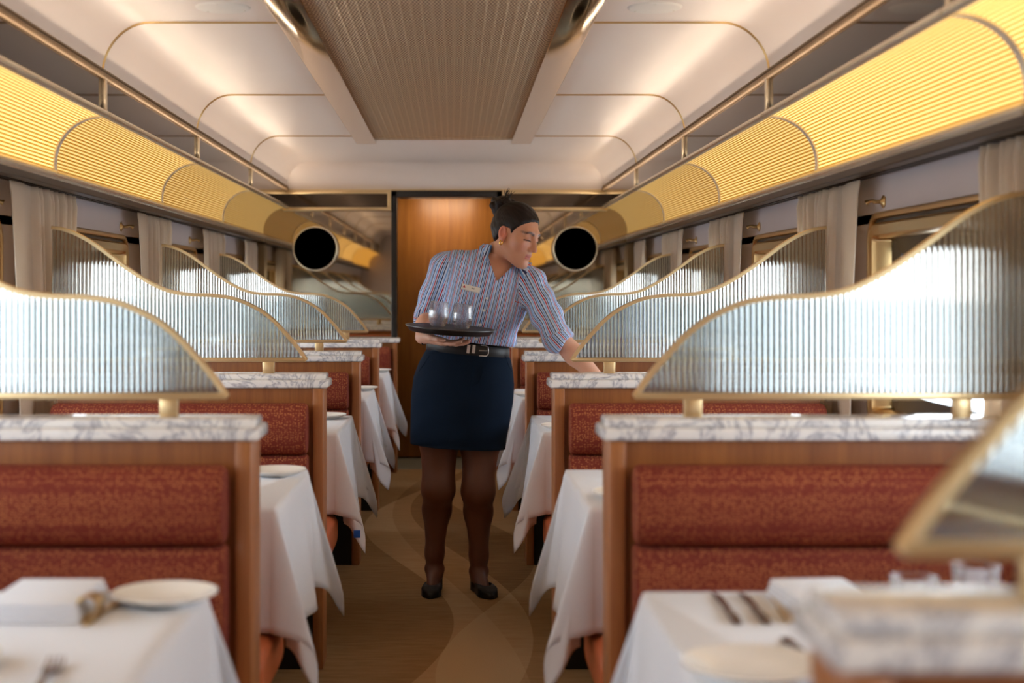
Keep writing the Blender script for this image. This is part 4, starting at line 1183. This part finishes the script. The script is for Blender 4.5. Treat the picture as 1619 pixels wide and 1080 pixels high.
# --- shoes
for i in (0, 1):
    f = toe[i]-heel[i]; f = f/np.linalg.norm(f); s_ = np.array([f[1], -f[0], 0]) ; bend = .006*(1 if i == 0 else -1)
    def shoe(P, i=i, f=f, s_=s_):
        q = P-heel[i]; a = q@f; b = q@s_; z = q[:, 2]; L = .225
        u = np.clip(a/L, 0, 1)
        w = np.interp(u, [0, .12, .35, .55, .75, .9, 1], [.028, .033, .031, .037, .042, .034, .018])
        hgt = np.interp(u, [0, .1, .3, .6, .8, .95, 1], [.074, .070, .056, .050, .044, .032, .022])
        k = np.sqrt(((a-L*.5)/(L*.53))**8+(np.abs(b)/w)**3.0+1e-9); d = (k-1)*.03
        top = z-hgt+.35*np.maximum(0, np.abs(b)-w*.6)
        d = smax(d, top, .010); d = np.maximum(d, .001-z)
        opn = smax(np.sqrt(((a-.078)/.088)**2+(b/(w*.90+.001))**2)*.05-.05, .020-z, .004)
        return smax(d, -opn, .003)
    lo, hi = box_of([toe[i], heel[i]], .07); lo[2] = -.004; hi[2] = .10
    V, Q = surf(shoe, lo, hi, .003); sh_o = npmesh('shoe', rel(V), Q, M['shoe'], person, relax=1)

# --- tray and glasses
TR = .175; TC = pw(711.5, 524, 5.575)
tray = thing('serving_tray', 'round black serving tray balanced on the woman\'s raised hand', 'tray', tuple(TC)); tray.rotation_euler = (math.radians(2.4), math.radians(4.0), 0)
m = MB(); m.lathe([(0, .0), (.151, 0), (.156, .002), (TR-.004, .016), (TR, .017), (TR, .0145), (TR-.004, .012), (.159, -.004), (.152, -.0065), (0, -.0065)], 72); m.obj('tray_body', M['tray'], tray)
m = MB(); m.lathe([(TR-.003, .0165), (TR+.0012, .0175), (TR+.0015, .015), (TR-.002, .0145), (TR-.003, .0165)], 72); m.obj('rim', simple('tray_rim', (70, 66, 62), .35, .3), tray)
tm = Matrix.Rotation(math.radians(4.0), 4, 'Y') @ Matrix.Rotation(0, 4, 'Z')
RT = tray.rotation_euler.to_matrix()
for (px, dz, lab) in ((691.5, .02, 'stemless glass on the tray, the one nearer the bent arm'), (729.5, -.02, 'stemless glass on the tray, the one before the shirt buttons')):
    lx = (px-711.5)*5.575/F; p = Vector(TC)+RT @ Vector((lx, dz, .0012))
    m = MB(); m.lathe([(0, .012), (.016, .0125), (.024, .019), (.0355, .040), (.0383, .060), (.0365, .082), (.0325, .1095), (.0320, .111), (.0330, .1115), (.0338, .1095), (.0380, .082), (.0400, .060), (.0374, .039), (.026, .012), (.0215, .001), (.0205, 0), (0, 0.0)], 48)
    o = m.obj('stemless_glass', M['drink_glass']); o.location = p; o.rotation_euler = tray.rotation_euler; tag(o, lab, 'glass', 'glasses on the tray')
